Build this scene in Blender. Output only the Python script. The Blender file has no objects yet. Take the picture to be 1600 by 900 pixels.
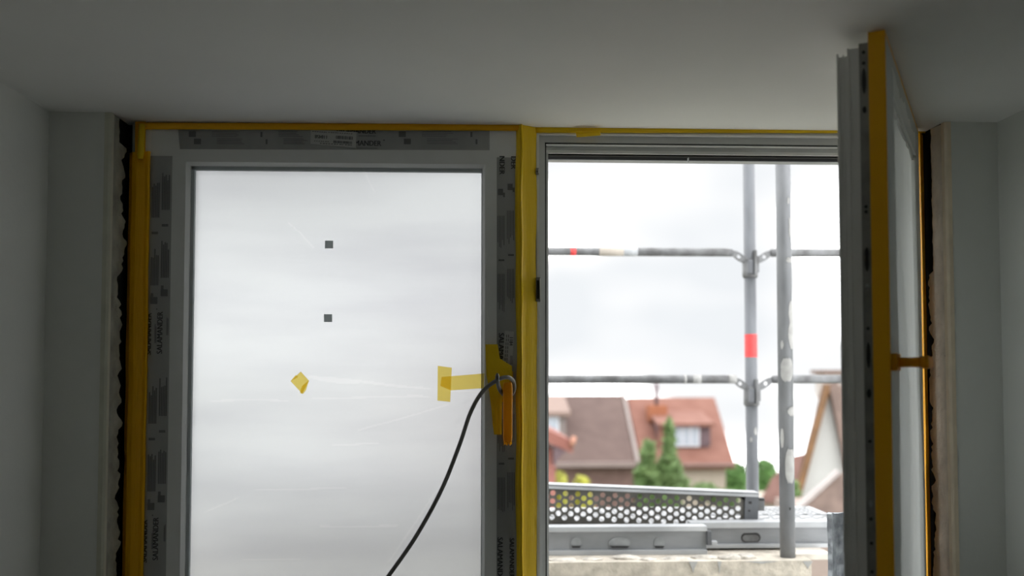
import bpy, bmesh, math, random
from mathutils import Vector, Matrix, noise

S = bpy.context.scene
COL = S.collection
R = math.radians
rng = random.Random(7)

# ------------------------------------------------------------------ camera
F = 1556.0                      # focal length in pixels of the 1600x900 frame
YAW, PITCH, SHIFT = R(2.5), R(2.6), 0.0375
CAM = Vector((0, 0, 1.645))
cd = bpy.data.cameras.new('camera'); cam = bpy.data.objects.new('camera', cd); COL.objects.link(cam)
cam.location = CAM
cam.rotation_euler = (R(90) + PITCH, 0, -YAW)
cd.sensor_width = 36; cd.lens = 36 * F / 1600; cd.shift_y = SHIFT
cd.clip_start = 0.02; cd.clip_end = 2000
cd.dof.use_dof = True; cd.dof.focus_distance = 2.32; cd.dof.aperture_fstop = 2.3
S.camera = cam
ROT = cam.rotation_euler.to_matrix()

def P(x, y, Y):
    """point on the plane Y = const seen at pixel (x, y)"""
    d = ROT @ Vector(((x - 800) / F, (450 - y) / F + SHIFT * 1600 / F, -1))
    return CAM + d * (Y / d.y)
def PX(x, Y, y=560): return P(x, y, Y).x
def PZ(y, Y, x=800): return P(x, y, Y).z

# ------------------------------------------------------------------ sky, exposure
S.view_settings.view_transform = 'Standard'; S.view_settings.look = 'None'
S.view_settings.gamma = 1; S.view_settings.use_curve_mapping = False
S.view_settings.exposure = 0.82
S.cycles.use_denoising = True
S.cycles.max_bounces = 14; S.cycles.diffuse_bounces = 8; S.cycles.transmission_bounces = 10
S.cycles.transparent_max_bounces = 24; S.cycles.caustics_refractive = False; S.cycles.caustics_reflective = False
W = bpy.data.worlds.new('overcast_sky'); S.world = W; W.use_nodes = True
nt = W.node_tree; nt.nodes.clear()
o = nt.nodes.new('ShaderNodeOutputWorld'); b = nt.nodes.new('ShaderNodeBackground')
tc = nt.nodes.new('ShaderNodeTexCoord'); nz = nt.nodes.new('ShaderNodeTexNoise'); cr = nt.nodes.new('ShaderNodeValToRGB')
mp = nt.nodes.new('ShaderNodeMapping'); mp.inputs['Scale'].default_value = (1, 1, 1.7); mp.inputs['Location'].default_value = (.3, .2, .4)
nz.inputs['Scale'].default_value = 5.0; nz.inputs['Detail'].default_value = 2; nz.inputs['Roughness'].default_value = .4
cr.color_ramp.elements[0].position = .38; cr.color_ramp.elements[0].color = (.102, .1055, .109, 1)
em = cr.color_ramp.elements.new(.48); em.color = (.119, .120, .121, 1)
cr.color_ramp.elements[2].position = .62; cr.color_ramp.elements[2].color = (1.0, 1.0, 1.0, 1)
nt.links.new(tc.outputs['Generated'], mp.inputs[0]); nt.links.new(mp.outputs[0], nz.inputs['Vector'])
nt.links.new(nz.outputs['Fac'], cr.inputs[0]); nt.links.new(cr.outputs[0], b.inputs['Color'])
b.inputs['Strength'].default_value = 4.9
nt.links.new(b.outputs[0], o.inputs[0])

# ------------------------------------------------------------------ materials
def lin(r, g, b):
    f = lambda c: (c / 255 / 12.92) if c / 255 <= .04045 else ((c / 255 + .055) / 1.055) ** 2.4
    return (f(r), f(g), f(b))
MATS = {}
def mat(name, col, rough=.6, metal=0.0, var=.08, scale=8, bump=0.0, bscale=60, spec=.4, col2=None, lo=.35, hi=.65, stretch=(1, 1, 1)):
    if name in MATS: return MATS[name]
    m = bpy.data.materials.new(name); m.use_nodes = True; n = m.node_tree; pb = n.nodes['Principled BSDF']
    c2 = col2 or tuple(min(1, c * (1 - var)) for c in col)
    c1 = col if col2 else tuple(min(1, c * (1 + var * .5)) for c in col)
    t = n.nodes.new('ShaderNodeTexCoord'); mp = n.nodes.new('ShaderNodeMapping'); mp.inputs['Scale'].default_value = stretch
    z = n.nodes.new('ShaderNodeTexNoise'); z.inputs['Scale'].default_value = scale; z.inputs['Detail'].default_value = 6
    r = n.nodes.new('ShaderNodeValToRGB')
    r.color_ramp.elements[0].position = lo; r.color_ramp.elements[0].color = (*c2, 1)
    r.color_ramp.elements[1].position = hi; r.color_ramp.elements[1].color = (*c1, 1)
    n.links.new(t.outputs['Object'], mp.inputs[0]); n.links.new(mp.outputs[0], z.inputs['Vector'])
    n.links.new(z.outputs['Fac'], r.inputs[0]); n.links.new(r.outputs[0], pb.inputs['Base Color'])
    pb.inputs['Roughness'].default_value = rough; pb.inputs['Metallic'].default_value = metal
    pb.inputs['Specular IOR Level'].default_value = spec
    if bump:
        z2 = n.nodes.new('ShaderNodeTexNoise'); z2.inputs['Scale'].default_value = bscale; z2.inputs['Detail'].default_value = 5
        bp = n.nodes.new('ShaderNodeBump'); bp.inputs['Strength'].default_value = bump; bp.inputs['Distance'].default_value = .01
        n.links.new(mp.outputs[0], z2.inputs['Vector']); n.links.new(z2.outputs['Fac'], bp.inputs['Height'])
        n.links.new(bp.outputs[0], pb.inputs['Normal'])
    MATS[name] = m
    return m

def custom(name, build):
    if name in MATS: return MATS[name]
    m = bpy.data.materials.new(name); m.use_nodes = True; n = m.node_tree; n.nodes.clear()
    out = n.nodes.new('ShaderNodeOutputMaterial')
    n.links.new(build(n), out.inputs['Surface']); MATS[name] = m
    return m
def node(n, t, **kw):
    x = n.nodes.new('ShaderNode' + t)
    for k, v in kw.items(): x.inputs[k.replace('_', ' ')].default_value = v
    return x
def mix(n, f, a, b):
    x = n.nodes.new('ShaderNodeMixShader')
    if isinstance(f, (int, float)): x.inputs[0].default_value = f
    else: n.links.new(f, x.inputs[0])
    n.links.new(a, x.inputs[1]); n.links.new(b, x.inputs[2]); return x.outputs[0]

WALL = mat('white_plaster_paint', (.745, .76, .735), .85, var=.04, scale=3, bump=.05, bscale=90)
CEIL = mat('white_ceiling_paint', (.87, .87, .855), .75, var=.03, scale=2, bump=.04, bscale=70)
REV_L = mat('grey_reveal_plaster', (.40, .40, .35), .9, var=.3, scale=18, bump=.5, bscale=60)
REV_R = mat('warm_lit_reveal_plaster', (.78, .68, .57), .9, var=.15, scale=18, bump=.5, bscale=60)  # warm light coming through the tape is put into the plaster colour
BEAD_L = mat('cream_corner_bead', (.62, .62, .52), .6, var=.08, scale=20)
BEAD_R = mat('warm_lit_corner_bead', (.88, .75, .58), .6, var=.08, scale=20)  # yellow light falling on this bead is part of its colour
FLOOR = mat('grey_screed', (.50, .49, .46), .85, var=.2, scale=4)
VOID = mat('gap_shade_black', (.006, .008, .012), .95, var=.3, scale=30)  # near-black stand-in for the shade inside the frame gap
PVC = mat('white_pvc', (.88, .885, .87), .35, var=.03, scale=10)
PVCG = mat('grey_white_pvc', (.62, .63, .62), .4, var=.05, scale=10)
GASK = mat('dark_gasket', (.05, .055, .055), .7)
BLACK = mat('black_rubber', (.012, .012, .012), .7)
STRIP = mat('grey_protective_film', (.42, .425, .42), .4, var=.12, scale=14, stretch=(1, 1, .3))
INK2 = mat('faint_print', (.14, .14, .145), .5)
INK = mat('dark_print', (.03, .03, .033), .5)
PAPER = mat('white_paper', (.62, .63, .60), .6, var=.05)
STEEL = mat('hardware_steel', (.30, .30, .28), .4, .6, var=.2, scale=30)
DARKST = mat('dark_hardware', (.03, .03, .03), .5, .3)
GALV = mat('galvanised_steel', (.135, .143, .155), .45, .2, col2=(.09, .095, .103), scale=14, stretch=(1, 1, .35))
GALVN = mat('bright_post_steel', (.225, .233, .245), .5, .2, col2=(.145, .152, .162), scale=14, stretch=(1, 1, .35))  # galvanised steel in a brighter tone for the near post
GALVM = mat('mid_galvanised_steel', (.29, .30, .315), .5, .15, col2=(.21, .22, .23), scale=12, stretch=(.4, 1, 1))
GALVD = mat('stained_galvanised_steel', (.19, .195, .20), .5, .25, col2=(.09, .09, .09), scale=16)
GALVL = mat('pale_galvanised_steel', (.46, .475, .49), .5, .1, col2=(.33, .345, .36), scale=12, stretch=(.4, 1, 1))
PERF = mat('weathered_perforated_steel', (.115, .11, .10), .5, .25, var=.3, scale=10)
SPLASH = mat('dried_plaster_splash', (.37, .37, .36), .9, var=.12, scale=40)
CREAM = mat('cream_paint', (.42, .38, .33), .8, var=.1)
REDB = mat('red_band', (.62, .06, .06), .5, var=.1, scale=40)
CONC = mat('sandy_concrete', (.52, .475, .405), .95, var=.25, scale=22, bump=.5, bscale=70)
RUBB = mat('mortar_rubble', (.5, .47, .42), .95, var=.35, scale=30, bump=.5)
ZINC = mat('mottled_grey_sheet', (.40, .43, .46), .4, .3, col2=(.14, .15, .17), scale=26, bump=.5, bscale=35)
CABLE = mat('grey_cable_sheath', (.17, .168, .16), .5, var=.1)
ROOF_O = mat('orange_roof_tiles', (.215, .105, .079), .9, col2=(.175, .077, .057), scale=1.6, lo=.3, hi=.7)
ROOF_B = mat('brown_roof_tiles', (.125, .086, .075), .9, col2=(.098, .066, .059), scale=1.8, lo=.3, hi=.7)
ROOF_P = mat('pinkish_roof_tiles', (.28, .16, .14), .9, var=.25, scale=2)
ROOF_D = mat('dull_brown_roof_tiles', (.20, .145, .125), .9, var=.25, scale=3)
HOUSEW = mat('cream_render', (.42, .37, .31), .9, var=.1, scale=1)
HOUSEG = mat('white_render', (.46, .46, .45), .9, var=.05, scale=1)
HOUSER = mat('brick_red_render', (.32, .14, .12), .9, var=.15, scale=2)
HOUSEB = mat('brown_cladding', (.19, .125, .11), .9, var=.2, scale=2)
WOOD = mat('brown_timber', (.18, .09, .035), .7, var=.25, scale=3)
DKWOOD = mat('dark_purple_brown_boards', (.13, .09, .10), .8, var=.2, scale=4)
WINW = mat('white_window_frame', (.55, .57, .60), .5)
LEAF = mat('green_leaves', (.18, .27, .10), .6, col2=(.09, .165, .05), scale=3, lo=.3, hi=.7)
LEAFY = mat('yellow_green_leaves', (.45, .46, .08), .6, var=.4, scale=4)
LEAFD = mat('dark_green_leaves', (.12, .24, .07), .7, var=.4, scale=1)
BARK = mat('bark', (.16, .11, .07), .9)
GROUND = mat('grass_and_gravel', (.12, .15, .065), .95, col2=(.22, .21, .185), scale=.15)
SCRAP = mat('pale_timber_scrap', (.62, .58, .52), .85, var=.2, scale=14)

def tape_mat(name, c, filt, thru=.35, tl=.3):
    def f(n):
        d = node(n, 'BsdfPrincipled', Base_Color=(*c, 1), Roughness=.32)
        d.inputs['Specular IOR Level'].default_value = .4
        z = node(n, 'TexNoise', Scale=25.0); bp = node(n, 'Bump', Strength=.25, Distance=.004)
        n.links.new(z.outputs['Fac'], bp.inputs['Height']); n.links.new(bp.outputs[0], d.inputs['Normal'])
        t = node(n, 'BsdfTranslucent', Color=(*c, 1)); tr = node(n, 'BsdfTransparent', Color=(*filt, 1))
        a = mix(n, tl, d.outputs[0], t.outputs[0])
        return mix(n, thru, a, tr.outputs[0])
    return custom(name, f)
TAPE_Y = tape_mat('yellow_masking_tape', (.90, .60, .008), (.95, .7, .1), .0, .0)
TAPE_A = tape_mat('amber_masking_tape', (.98, .50, .003), (.95, .6, .05), .0, .0)
TAPE_T = tape_mat('see_through_yellow_tape', (.85, .58, .03), (1.0, .90, .46), .88)
TAPE_H = tape_mat('glossy_amber_tape', (.92, .48, .01), (1, .7, .1), .10)

def f_film(n):
    z = node(n, 'TexNoise', Scale=3.0, Detail=5.0)
    mp_ = node(n, 'Mapping'); mp_.inputs['Scale'].default_value = (1, 1, 9); t = node(n, 'TexCoord')
    n.links.new(t.outputs['Object'], mp_.inputs[0]); n.links.new(mp_.outputs[0], z.inputs['Vector'])
    bp = node(n, 'Bump', Strength=.3, Distance=.01); n.links.new(z.outputs['Fac'], bp.inputs['Height'])
    g = node(n, 'BsdfGlossy', Color=(1, 1, 1, 1), Roughness=.18); n.links.new(bp.outputs[0], g.inputs['Normal'])
    tl = node(n, 'BsdfTranslucent', Color=(.9, .92, .94, 1)); tr = node(n, 'BsdfTransparent', Color=(.93, .935, .94, 1))
    return mix(n, .03, mix(n, .05, tr.outputs[0], tl.outputs[0]), g.outputs[0])
FILM = custom('clear_plastic_sheet', f_film)
def f_fold(n):
    tl = node(n, 'BsdfTranslucent', Color=(.97, .97, .98, 1)); d = node(n, 'BsdfDiffuse', Color=(.9, .9, .9, 1))
    tr = node(n, 'BsdfTransparent', Color=(1, 1, 1, 1)); g = node(n, 'BsdfGlossy', Color=(1, 1, 1, 1), Roughness=.2)
    return mix(n, .90, mix(n, .3, mix(n, .4, tl.outputs[0], d.outputs[0]), g.outputs[0]), tr.outputs[0])
FOLD = custom('creased_plastic', f_fold)
def f_film2(n):
    z = node(n, 'TexNoise', Scale=5.0, Detail=5.0)
    mp_ = node(n, 'Mapping'); mp_.inputs['Scale'].default_value = (6, 1, .6); t = node(n, 'TexCoord')
    n.links.new(t.outputs['Object'], mp_.inputs[0]); n.links.new(mp_.outputs[0], z.inputs['Vector'])
    bp = node(n, 'Bump', Strength=.5, Distance=.02); n.links.new(z.outputs['Fac'], bp.inputs['Height'])
    g = node(n, 'BsdfGlossy', Color=(1, 1, 1, 1), Roughness=.25); n.links.new(bp.outputs[0], g.inputs['Normal'])
    tl = node(n, 'BsdfTranslucent', Color=(.97, .98, .98, 1)); d = node(n, 'BsdfDiffuse', Color=(.85, .87, .87, 1))
    tr = node(n, 'BsdfTransparent', Color=(.95, .96, .96, 1))
    return mix(n, .12, mix(n, .82, tr.outputs[0], mix(n, .18, tl.outputs[0], d.outputs[0])), g.outputs[0])
FILM2 = custom('milky_plastic_sheet', f_film2)
def f_frost(n):
    t = node(n, 'TexCoord'); mp_ = node(n, 'Mapping'); mp_.inputs['Scale'].default_value = (.8, 1, 5)
    z = node(n, 'TexNoise', Scale=1.8, Detail=6.0); r = node(n, 'ValToRGB')
    r.color_ramp.elements[0].position = .3; r.color_ramp.elements[0].color = (.395, .40, .415, 1)
    r.color_ramp.elements[1].position = .6; r.color_ramp.elements[1].color = (.47, .48, .485, 1)
    n.links.new(t.outputs['Object'], mp_.inputs[0]); n.links.new(mp_.outputs[0], z.inputs['Vector']); n.links.new(z.outputs['Fac'], r.inputs[0])
    tl = node(n, 'BsdfTranslucent'); n.links.new(r.outputs[0], tl.inputs['Color'])
    rf = node(n, 'BsdfRefraction', Roughness=.75, IOR=1.35); n.links.new(r.outputs[0], rf.inputs['Color'])
    d = node(n, 'BsdfDiffuse', Color=(.8, .82, .83, 1))
    return mix(n, .10, mix(n, .6, tl.outputs[0], rf.outputs[0]), d.outputs[0])
FROST = custom('frosted_white_pane', f_frost)
def f_glass(n):
    tr = node(n, 'BsdfTransparent', Color=(.93, .95, .94, 1)); g = node(n, 'BsdfGlossy', Color=(1, 1, 1, 1), Roughness=.02)
    fr = node(n, 'Fresnel', IOR=1.45)
    return mix(n, fr.outputs[0], tr.outputs[0], g.outputs[0])
GLASS = custom('clear_glass', f_glass)
PANE = mat('house_window_glass', (.36, .40, .46), .2, var=.1)

# ------------------------------------------------------------------ helpers
def worg(o):
    v = Vector((0, 0, 0))
    while o is not None: v += o.location; o = o.parent
    return v
def mesh(name, vs, fs, m, parent=None, local=False, smooth=False, kind=None, base=True):
    """world-space verts become one object; origin at its base centre if top level"""
    vs = [Vector(v) for v in vs]
    loc = Vector((0, 0, 0))
    if not local:
        if parent is not None: off = worg(parent)
        elif base:
            lo = Vector((min(v[i] for v in vs) for i in range(3))); hi = Vector((max(v[i] for v in vs) for i in range(3)))
            off = Vector(((lo.x + hi.x) / 2, (lo.y + hi.y) / 2, lo.z)); loc = off.copy()
        else: off = Vector((0, 0, 0))
        vs = [v - off for v in vs]
    me = bpy.data.meshes.new(name); me.from_pydata([tuple(v) for v in vs], [], fs); me.materials.append(m)
    bm = bmesh.new(); bm.from_mesh(me); bmesh.ops.recalc_face_normals(bm, faces=bm.faces); bm.to_mesh(me); bm.free()
    if smooth:
        for p in me.polygons: p.use_smooth = True
    o = bpy.data.objects.new(name, me); COL.objects.link(o); o.location = loc
    if parent is not None: o.parent = parent
    if kind: o['kind'] = kind
    return o
def tag(o, label, cat, group=None):
    o['label'] = label; o['category'] = cat
    if group: o['group'] = group
    return o
def empty(name, loc, label=None, cat=None, group=None, kind=None):
    o = bpy.data.objects.new(name, None); COL.objects.link(o); o.location = loc; o.empty_display_size = .1
    if label: tag(o, label, cat, group)
    if kind: o['kind'] = kind
    return o
def boxvf(boxes):
    vs, fs = [], []
    for (x0, x1, y0, y1, z0, z1) in boxes:
        k = len(vs)
        vs += [(x, y, z) for x in (x0, x1) for y in (y0, y1) for z in (z0, z1)]
        fs += [tuple(k + i for i in f) for f in ((0, 1, 3, 2), (4, 6, 7, 5), (0, 4, 5, 1), (2, 3, 7, 6), (0, 2, 6, 4), (1, 5, 7, 3))]
    return vs, fs
def boxes(name, bl, m, parent=None, **kw):
    return mesh(name, *boxvf(bl), m, parent, **kw)
def box(name, x0, x1, y0, y1, z0, z1, m, parent=None, bev=0, **kw):
    x0, x1 = sorted((x0, x1)); y0, y1 = sorted((y0, y1)); z0, z1 = sorted((z0, z1))
    o = boxes(name, [(x0, x1, y0, y1, z0, z1)], m, parent, **kw)
    if bev:
        bm = bmesh.new(); bm.from_mesh(o.data)
        bmesh.ops.bevel(bm, geom=bm.edges[:], offset=bev, segments=2, affect='EDGES', profile=.7)
        bm.to_mesh(o.data); bm.free()
    return o
def tubevf(pts, r, n=12, caps=True):
    pts = [Vector(p) for p in pts]; rs = r if isinstance(r, (list, tuple)) else [r] * len(pts)
    vs, fs = [], []; up = None
    for i, p in enumerate(pts):
        t = (pts[min(i + 1, len(pts) - 1)] - pts[max(i - 1, 0)]).normalized()
        if up is None: up = t.orthogonal().normalized()
        up = (up - t * up.dot(t)).normalized(); s = t.cross(up)
        for k in range(n):
            a = 2 * math.pi * k / n
            vs.append(p + (up * math.cos(a) + s * math.sin(a)) * rs[i])
    for i in range(len(pts) - 1):
        for k in range(n):
            fs.append((i * n + k, i * n + (k + 1) % n, (i + 1) * n + (k + 1) % n, (i + 1) * n + k))
    if caps:
        fs.append(tuple(range(n - 1, -1, -1))); fs.append(tuple((len(pts) - 1) * n + k for k in range(n)))
    return vs, fs
def tube(name, pts, r, m, parent=None, n=12, **kw):
    return mesh(name, *tubevf(pts, r, n), m, parent, smooth=True, **kw)
def spline(ctrl, per=8):
    c = [Vector(p) for p in ctrl]; c = [c[0] * 2 - c[1]] + c + [c[-1] * 2 - c[-2]]; out = []
    for i in range(1, len(c) - 2):
        p0, p1, p2, p3 = c[i - 1:i + 3]
        for k in range(per):
            t = k / per
            out.append(.5 * ((2 * p1) + (p2 - p0) * t + (2 * p0 - 5 * p1 + 4 * p2 - p3) * t * t + (3 * p1 - p0 - 3 * p2 + p3) * t ** 3))
    out.append(c[-2]); return out
def sheet(name, prof, z0, z1, m, parent=None, nz=24, jit=.0006, th=.0006, **kw):
    """vertical tape: profile [(X,Y)...] swept from z0 to z1 with slight ripples, given thickness"""
    vs, fs = [], []; n = len(prof)
    for side in (0, 1):
        for j in range(nz + 1):
            z = z0 + (z1 - z0) * j / nz
            for i, (x, y) in enumerate(prof):
                d = noise.noise(Vector((x * 40, z * 9, 3.1))) * jit
                vs.append((x + d * 1.5, y + d + side * th, z))
    M = n * (nz + 1)
    for s in (0, 1):
        for j in range(nz):
            for i in range(n - 1):
                a = s * M + j * n + i; q = (a, a + 1, a + n + 1, a + n)
                fs.append(q if s == 0 else q[::-1])
    for j in range(nz):
        for i in (0, n - 1):
            a = j * n + i; fs.append((a, a + n, a + n + M, a + M))
    for i in range(n - 1):
        for j in (0, nz):
            a = j * n + i; fs.append((a, a + 1, a + 1 + M, a + M))
    return mesh(name, vs, fs, m, parent, **kw)
def poly(name, pts, d, m, parent=None, **kw):
    """planar outline pts pushed along vector d into a solid"""
    pts = [Vector(p) for p in pts]; d = Vector(d); n = len(pts)
    vs = pts + [p + d for p in pts]
    fs = [tuple(range(n)), tuple(range(2 * n - 1, n - 1, -1))] + [(i, (i + 1) % n, n + (i + 1) % n, n + i) for i in range(n)]
    return mesh(name, vs, fs, m, parent, **kw)

# ------------------------------------------------------------------ room shell
YW, YF = 2.22, 2.31                       # face of the window wall, inner face of the window
YO = 2.50                                 # outer face of the wall
XL, XR = PX(166, YW), PX(1484, YW)        # the two reveals
XCL, XCR = PX(69, YW), PX(1566, YW)       # the two side walls
ZC = PZ(175, YW, 120)                     # ceiling
ZB = 1.05                                 # bottom of the window
YB = -2.6
GZ = -5.6
FX0, FX1 = PX(199, YF), PX(1447, YF)      # window frame, outer edges
FZ1 = PZ(193, YF, 500)
box('floor', XCL, XCR, YB, YW, -.2, 0, FLOOR, kind='structure')
box('ceiling', XCL - .25, XCR + .25, YB - .2, YO, ZC, ZC + .25, CEIL, kind='structure')
box('wall_left', XCL - .25, XCL, YB, YW, 0, ZC, WALL, kind='structure')
box('wall_right', XCR, XCR + .25, YB, YW, 0, ZC, WALL, kind='structure')
box('wall_back', XCL - .25, XCR + .25, YB - .2, YB, 0, ZC, WALL, kind='structure')
boxes('wall_front', [(XCL - .25, XL, YW, YO, GZ, ZC), (XR, XCR + .25, YW, YO, GZ, ZC), (XL, XR, YW, YO, GZ, ZB)], WALL, kind='structure')
box('sill_board', XL, XR, YW - .03, YF, ZB, ZB + .02, WALL, kind='structure').name = 'trim_3'
# corner beads on the reveal edges
def bead(name, x, s, m):
    pr = [(x - s * .012, YW - .0025), (x - s * .002, YW - .004), (x + s * .0035, YW - .001), (x + s * .003, YW + .012)]
    return sheet(name, pr if s > 0 else pr[::-1], ZB + .02, ZC - .001, m, nz=4, jit=0, th=.002, kind='structure')
bead('trim_1', XL, 1, BEAD_L); bead('trim_2', XR, -1, BEAD_R)
# rough plaster left on the reveals, ragged towards the frame, gap shade added as black strips behind it
def reveal(name, x, s, m, seed, gap0, wid, bias, top):
    n = 150; vs, fs = [], []; r = random.Random(seed)
    for j in range(n + 1):
        z = ZB + .021 + (ZC - .002 - ZB - .021) * j / n
        e = bias + .65 * noise.noise(Vector((seed, 0, z * 9))) + .45 * noise.noise(Vector((seed, 4, z * 37))) + .25 * noise.noise(Vector((seed, 9, z * 110)))
        if z > gap0: e = top + .25 * (e - bias)
        e = max(-.25, min(1.0, e))
        for (dx, y) in ((0, YW + .002), (.002, YW + .02), (.003, YW + .035), (.003 + wid * max(e, 0), YF - .040 + .036 * e), (0, YF - .034 + .036 * e)):
            vs.append((x + s * (dx + .0016 * (noise.noise(Vector((y * 60, z * 50, seed))) if 0 < dx else 0)), y, z))
    k = 5
    for j in range(n):
        for i in range(k - 1):
            a = j * k + i; fs.append((a, a + 1, a + k + 1, a + k))
        a = j * k; fs.append((a, a + k, a + k + 4, a + 4))
    fs.append((0, 1, 2, 3, 4)); fs.append(tuple(n * k + i for i in range(k)))
    return mesh(name, vs, fs, m, smooth=False, kind='structure')
reveal('trim_4', XL, 1, REV_L, 11, PZ(236, YF), .009, .45, -.1)
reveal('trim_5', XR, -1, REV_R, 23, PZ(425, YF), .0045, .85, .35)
boxes('trim_6', [(XL, XL + .0012, YF - .07, YF + .05, ZB + .02, ZC), (XR - .0012, XR, YF - .07, YF + .05, ZB + .02, ZC), (XL, FX0 + .004, YF + .025, YF + .06, ZB, ZC), (FX1 - .004, XR, YF + .025, YF + .06, ZB, ZC), (XL, XR, YF + .025, YF + .06, FZ1 - .003, ZC)], VOID, kind='structure')

# ------------------------------------------------------------------ window frame with mullion
win = empty('window_1', ((FX0 + FX1) / 2, YF + .045, ZB), kind='structure')
XM0, XM1 = PX(806, YF), PX(840, YF)
Z1, Z2, Z3 = PZ(208, 2.318), PZ(222, 2.34), PZ(238, 2.38)
M1, M2, M3 = PX(840, 2.318), PX(852, 2.34), PX(857, 2.38)
J1, J2, J3 = FX1 - .030, FX1 - .048, FX1 - .055
XMm = (XM0 + M3) / 2
boxes('frame_head', [(FX0, FX1, 2.318, 2.34, Z1, FZ1), (FX0, FX1, 2.34, 2.38, Z2, FZ1), (FX0, FX1, 2.38, 2.40, Z3, FZ1)], PVCG, win)
boxes('frame_jamb', [(FX0, PX(240, 2.31), 2.318, 2.34, ZB, Z1), (FX0, PX(250, 2.31), 2.34, 2.38, ZB, Z2), (FX0, PX(262, 2.31), 2.38, 2.40, ZB, Z3)], PVCG, win)
boxes('frame_jamb', [(J1, FX1, 2.318, 2.34, ZB, Z1), (J2, FX1, 2.34, 2.38, ZB, Z2), (J3, FX1, 2.38, 2.40, ZB, Z3)], PVCG, win)
boxes('frame_mullion', [(XM0, M1, 2.318, 2.34, ZB, Z1), (XM0 - .01, M2, 2.34, 2.38, ZB, Z2), (XM0 - .018, M3, 2.38, 2.40, ZB, Z3)], PVCG, win)
boxes('frame_sill', [(FX0, FX1, 2.318, 2.34, ZB, 1.085), (FX0, FX1, 2.34, 2.38, ZB, 1.10), (FX0, FX1, 2.38, 2.40, ZB, 1.11)], PVCG, win)
# light lips and black seals that read as thin lines along the opening
box('frame_lip', M1, J1, 2.3165, 2.3185, Z1 - .0035, Z1 + .001, PVC, win)
box('frame_lip', M1 - .002, M1 + .004, 2.3155, 2.3185, ZB + .03, Z1, PVC, win)
box('frame_seal', M2, J2, 2.341, 2.346, Z2 - .003, Z2, GASK, win)
box('frame_seal', M2, M2 + .003, 2.341, 2.347, 1.10, Z2, GASK, win)
box('frame_lip', M2, J2, 2.3795, 2.3815, Z3 - .001, Z3 + .006, PVC, win)
box('frame_seal', M3, J3, 2.392, 2.399, Z3 - .004, Z3, BLACK, win)
# striker plates in the mullion rebate
def striker(y0, y1, w=.010):
    o = box('striker_plate', M1 - .004, M1 + w - .004, 2.309, 2.3165, PZ(y1, 2.31), PZ(y0, 2.31), STEEL, win, bev=.001)
    box('striker_lip', M1 + w - .0055, M1 + w - .003, 2.306, 2.311, PZ(y1 - 2, 2.31), PZ(y0 + 2, 2.31), PVC, o)
    box('striker_pocket', M1 - .003, M1 + w - .007, 2.3075, 2.3095, PZ(y1 - 4, 2.31), PZ(y0 + 5, 2.31), DARKST, o)
striker(433, 471); striker(262, 272, .007)
# outside: slim shutter rail hanging under the lintel
ext = empty('shutter_rail', (.4, 2.565, PZ(249.3, 2.55)), 'slim aluminium shutter rail across the top of the open window', 'rail')
box('rail_body', XMm, XR, 2.55, 2.58, PZ(249.3, 2.55), PZ(248.4, 2.55), GALVL, ext)
box('rubber_seal', XMm, XR, 2.552, 2.578, PZ(248.4, 2.55), PZ(242, 2.55), BLACK, ext)
box('shutter_slat', XMm, XR, 2.556, 2.574, PZ(242, 2.55), ZC + .1, GALVD, ext)
box('rail_stop', PX(1093.4, 2.43), PX(1094.6, 2.43), 2.54, 2.5505, PZ(252, 2.55), PZ(245, 2.55), GALVL, ext)
box('window_ledge', XL, XR, 2.40, 2.56, ZB - .09, ZB + .008, PVC, kind='structure').name = 'trim_7'

# ------------------------------------------------------------------ closed sash on the left
YS = 2.30
def X(px, Y=YS): return PX(px, Y)
def Z(py, Y=YS, x=500): return PZ(py, Y, x)
SX0, SX1, SZ1, SZ0 = X(213), X(814), Z(197), 1.075
GX0, GX1, GZ1, GZ0 = X(286), X(757.5), Z(254.5), 1.150
sash = empty('window_sash', ((SX0 + SX1) / 2, 2.335, SZ0), 'closed white window sash with printed grey protective film and frosted pane', 'window sash')
box('stile', SX0, GX0, YS, 2.37, SZ0, SZ1, PVC, sash)
box('stile', GX1, SX1, YS, 2.37, SZ0, SZ1, PVC, sash)
box('rail', GX0, GX1, YS, 2.37, GZ1, SZ1, PVC, sash)
box('rail', GX0, GX1, YS, 2.37, SZ0, GZ0, PVC, sash)
YG = 2.334
def gbead(pts_out, pts_in):       # sloped glazing bead
    a, b_ = pts_out; c, d = pts_in
    vs = [(a[0], YS + .0005, a[1]), (b_[0], YS + .0005, b_[1]), (d[0], YS + .012, d[1]), (c[0], YS + .012, c[1]),
          (a[0], YG, a[1]), (b_[0], YG, b_[1]), (d[0], YG, d[1]), (c[0], YG, c[1])]
    mesh('glazing_bead', vs, [(0, 1, 2, 3), (4, 7, 6, 5), (0, 4, 5, 1), (1, 5, 6, 2), (2, 6, 7, 3), (3, 7, 4, 0)], PVC, sash)
w = .006
gbead(((GX0, GZ0), (GX0, GZ1)), ((GX0 + w, GZ0 + w), (GX0 + w, GZ1 - w)))
gbead(((GX1, GZ0), (GX1, GZ1)), ((GX1 - w, GZ0 + w), (GX1 - w, GZ1 - w)))
gbead(((GX0, GZ1), (GX1, GZ1)), ((GX0 + w, GZ1 - w), (GX1 - w, GZ1 - w)))
gbead(((GX0, GZ0), (GX1, GZ0)), ((GX0 + w, GZ0 + w), (GX1 - w, GZ0 + w)))
g = .008
ga = (GX0 + w, GX1 - w, GZ0 + w, GZ1 - w)
GK = mat('grey_glazing_gasket', (.50, .54, .56), .5)
box('gasket', ga[0], ga[0] + g, YG - .012, YG, ga[2], ga[3], GK, sash)
box('gasket', ga[1] - .002, ga[1], YG - .012, YG, ga[2], ga[3], GK, sash)
box('gasket', ga[0], ga[1], YG - .012, YG, ga[3] - g, ga[3], GK, sash)
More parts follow.
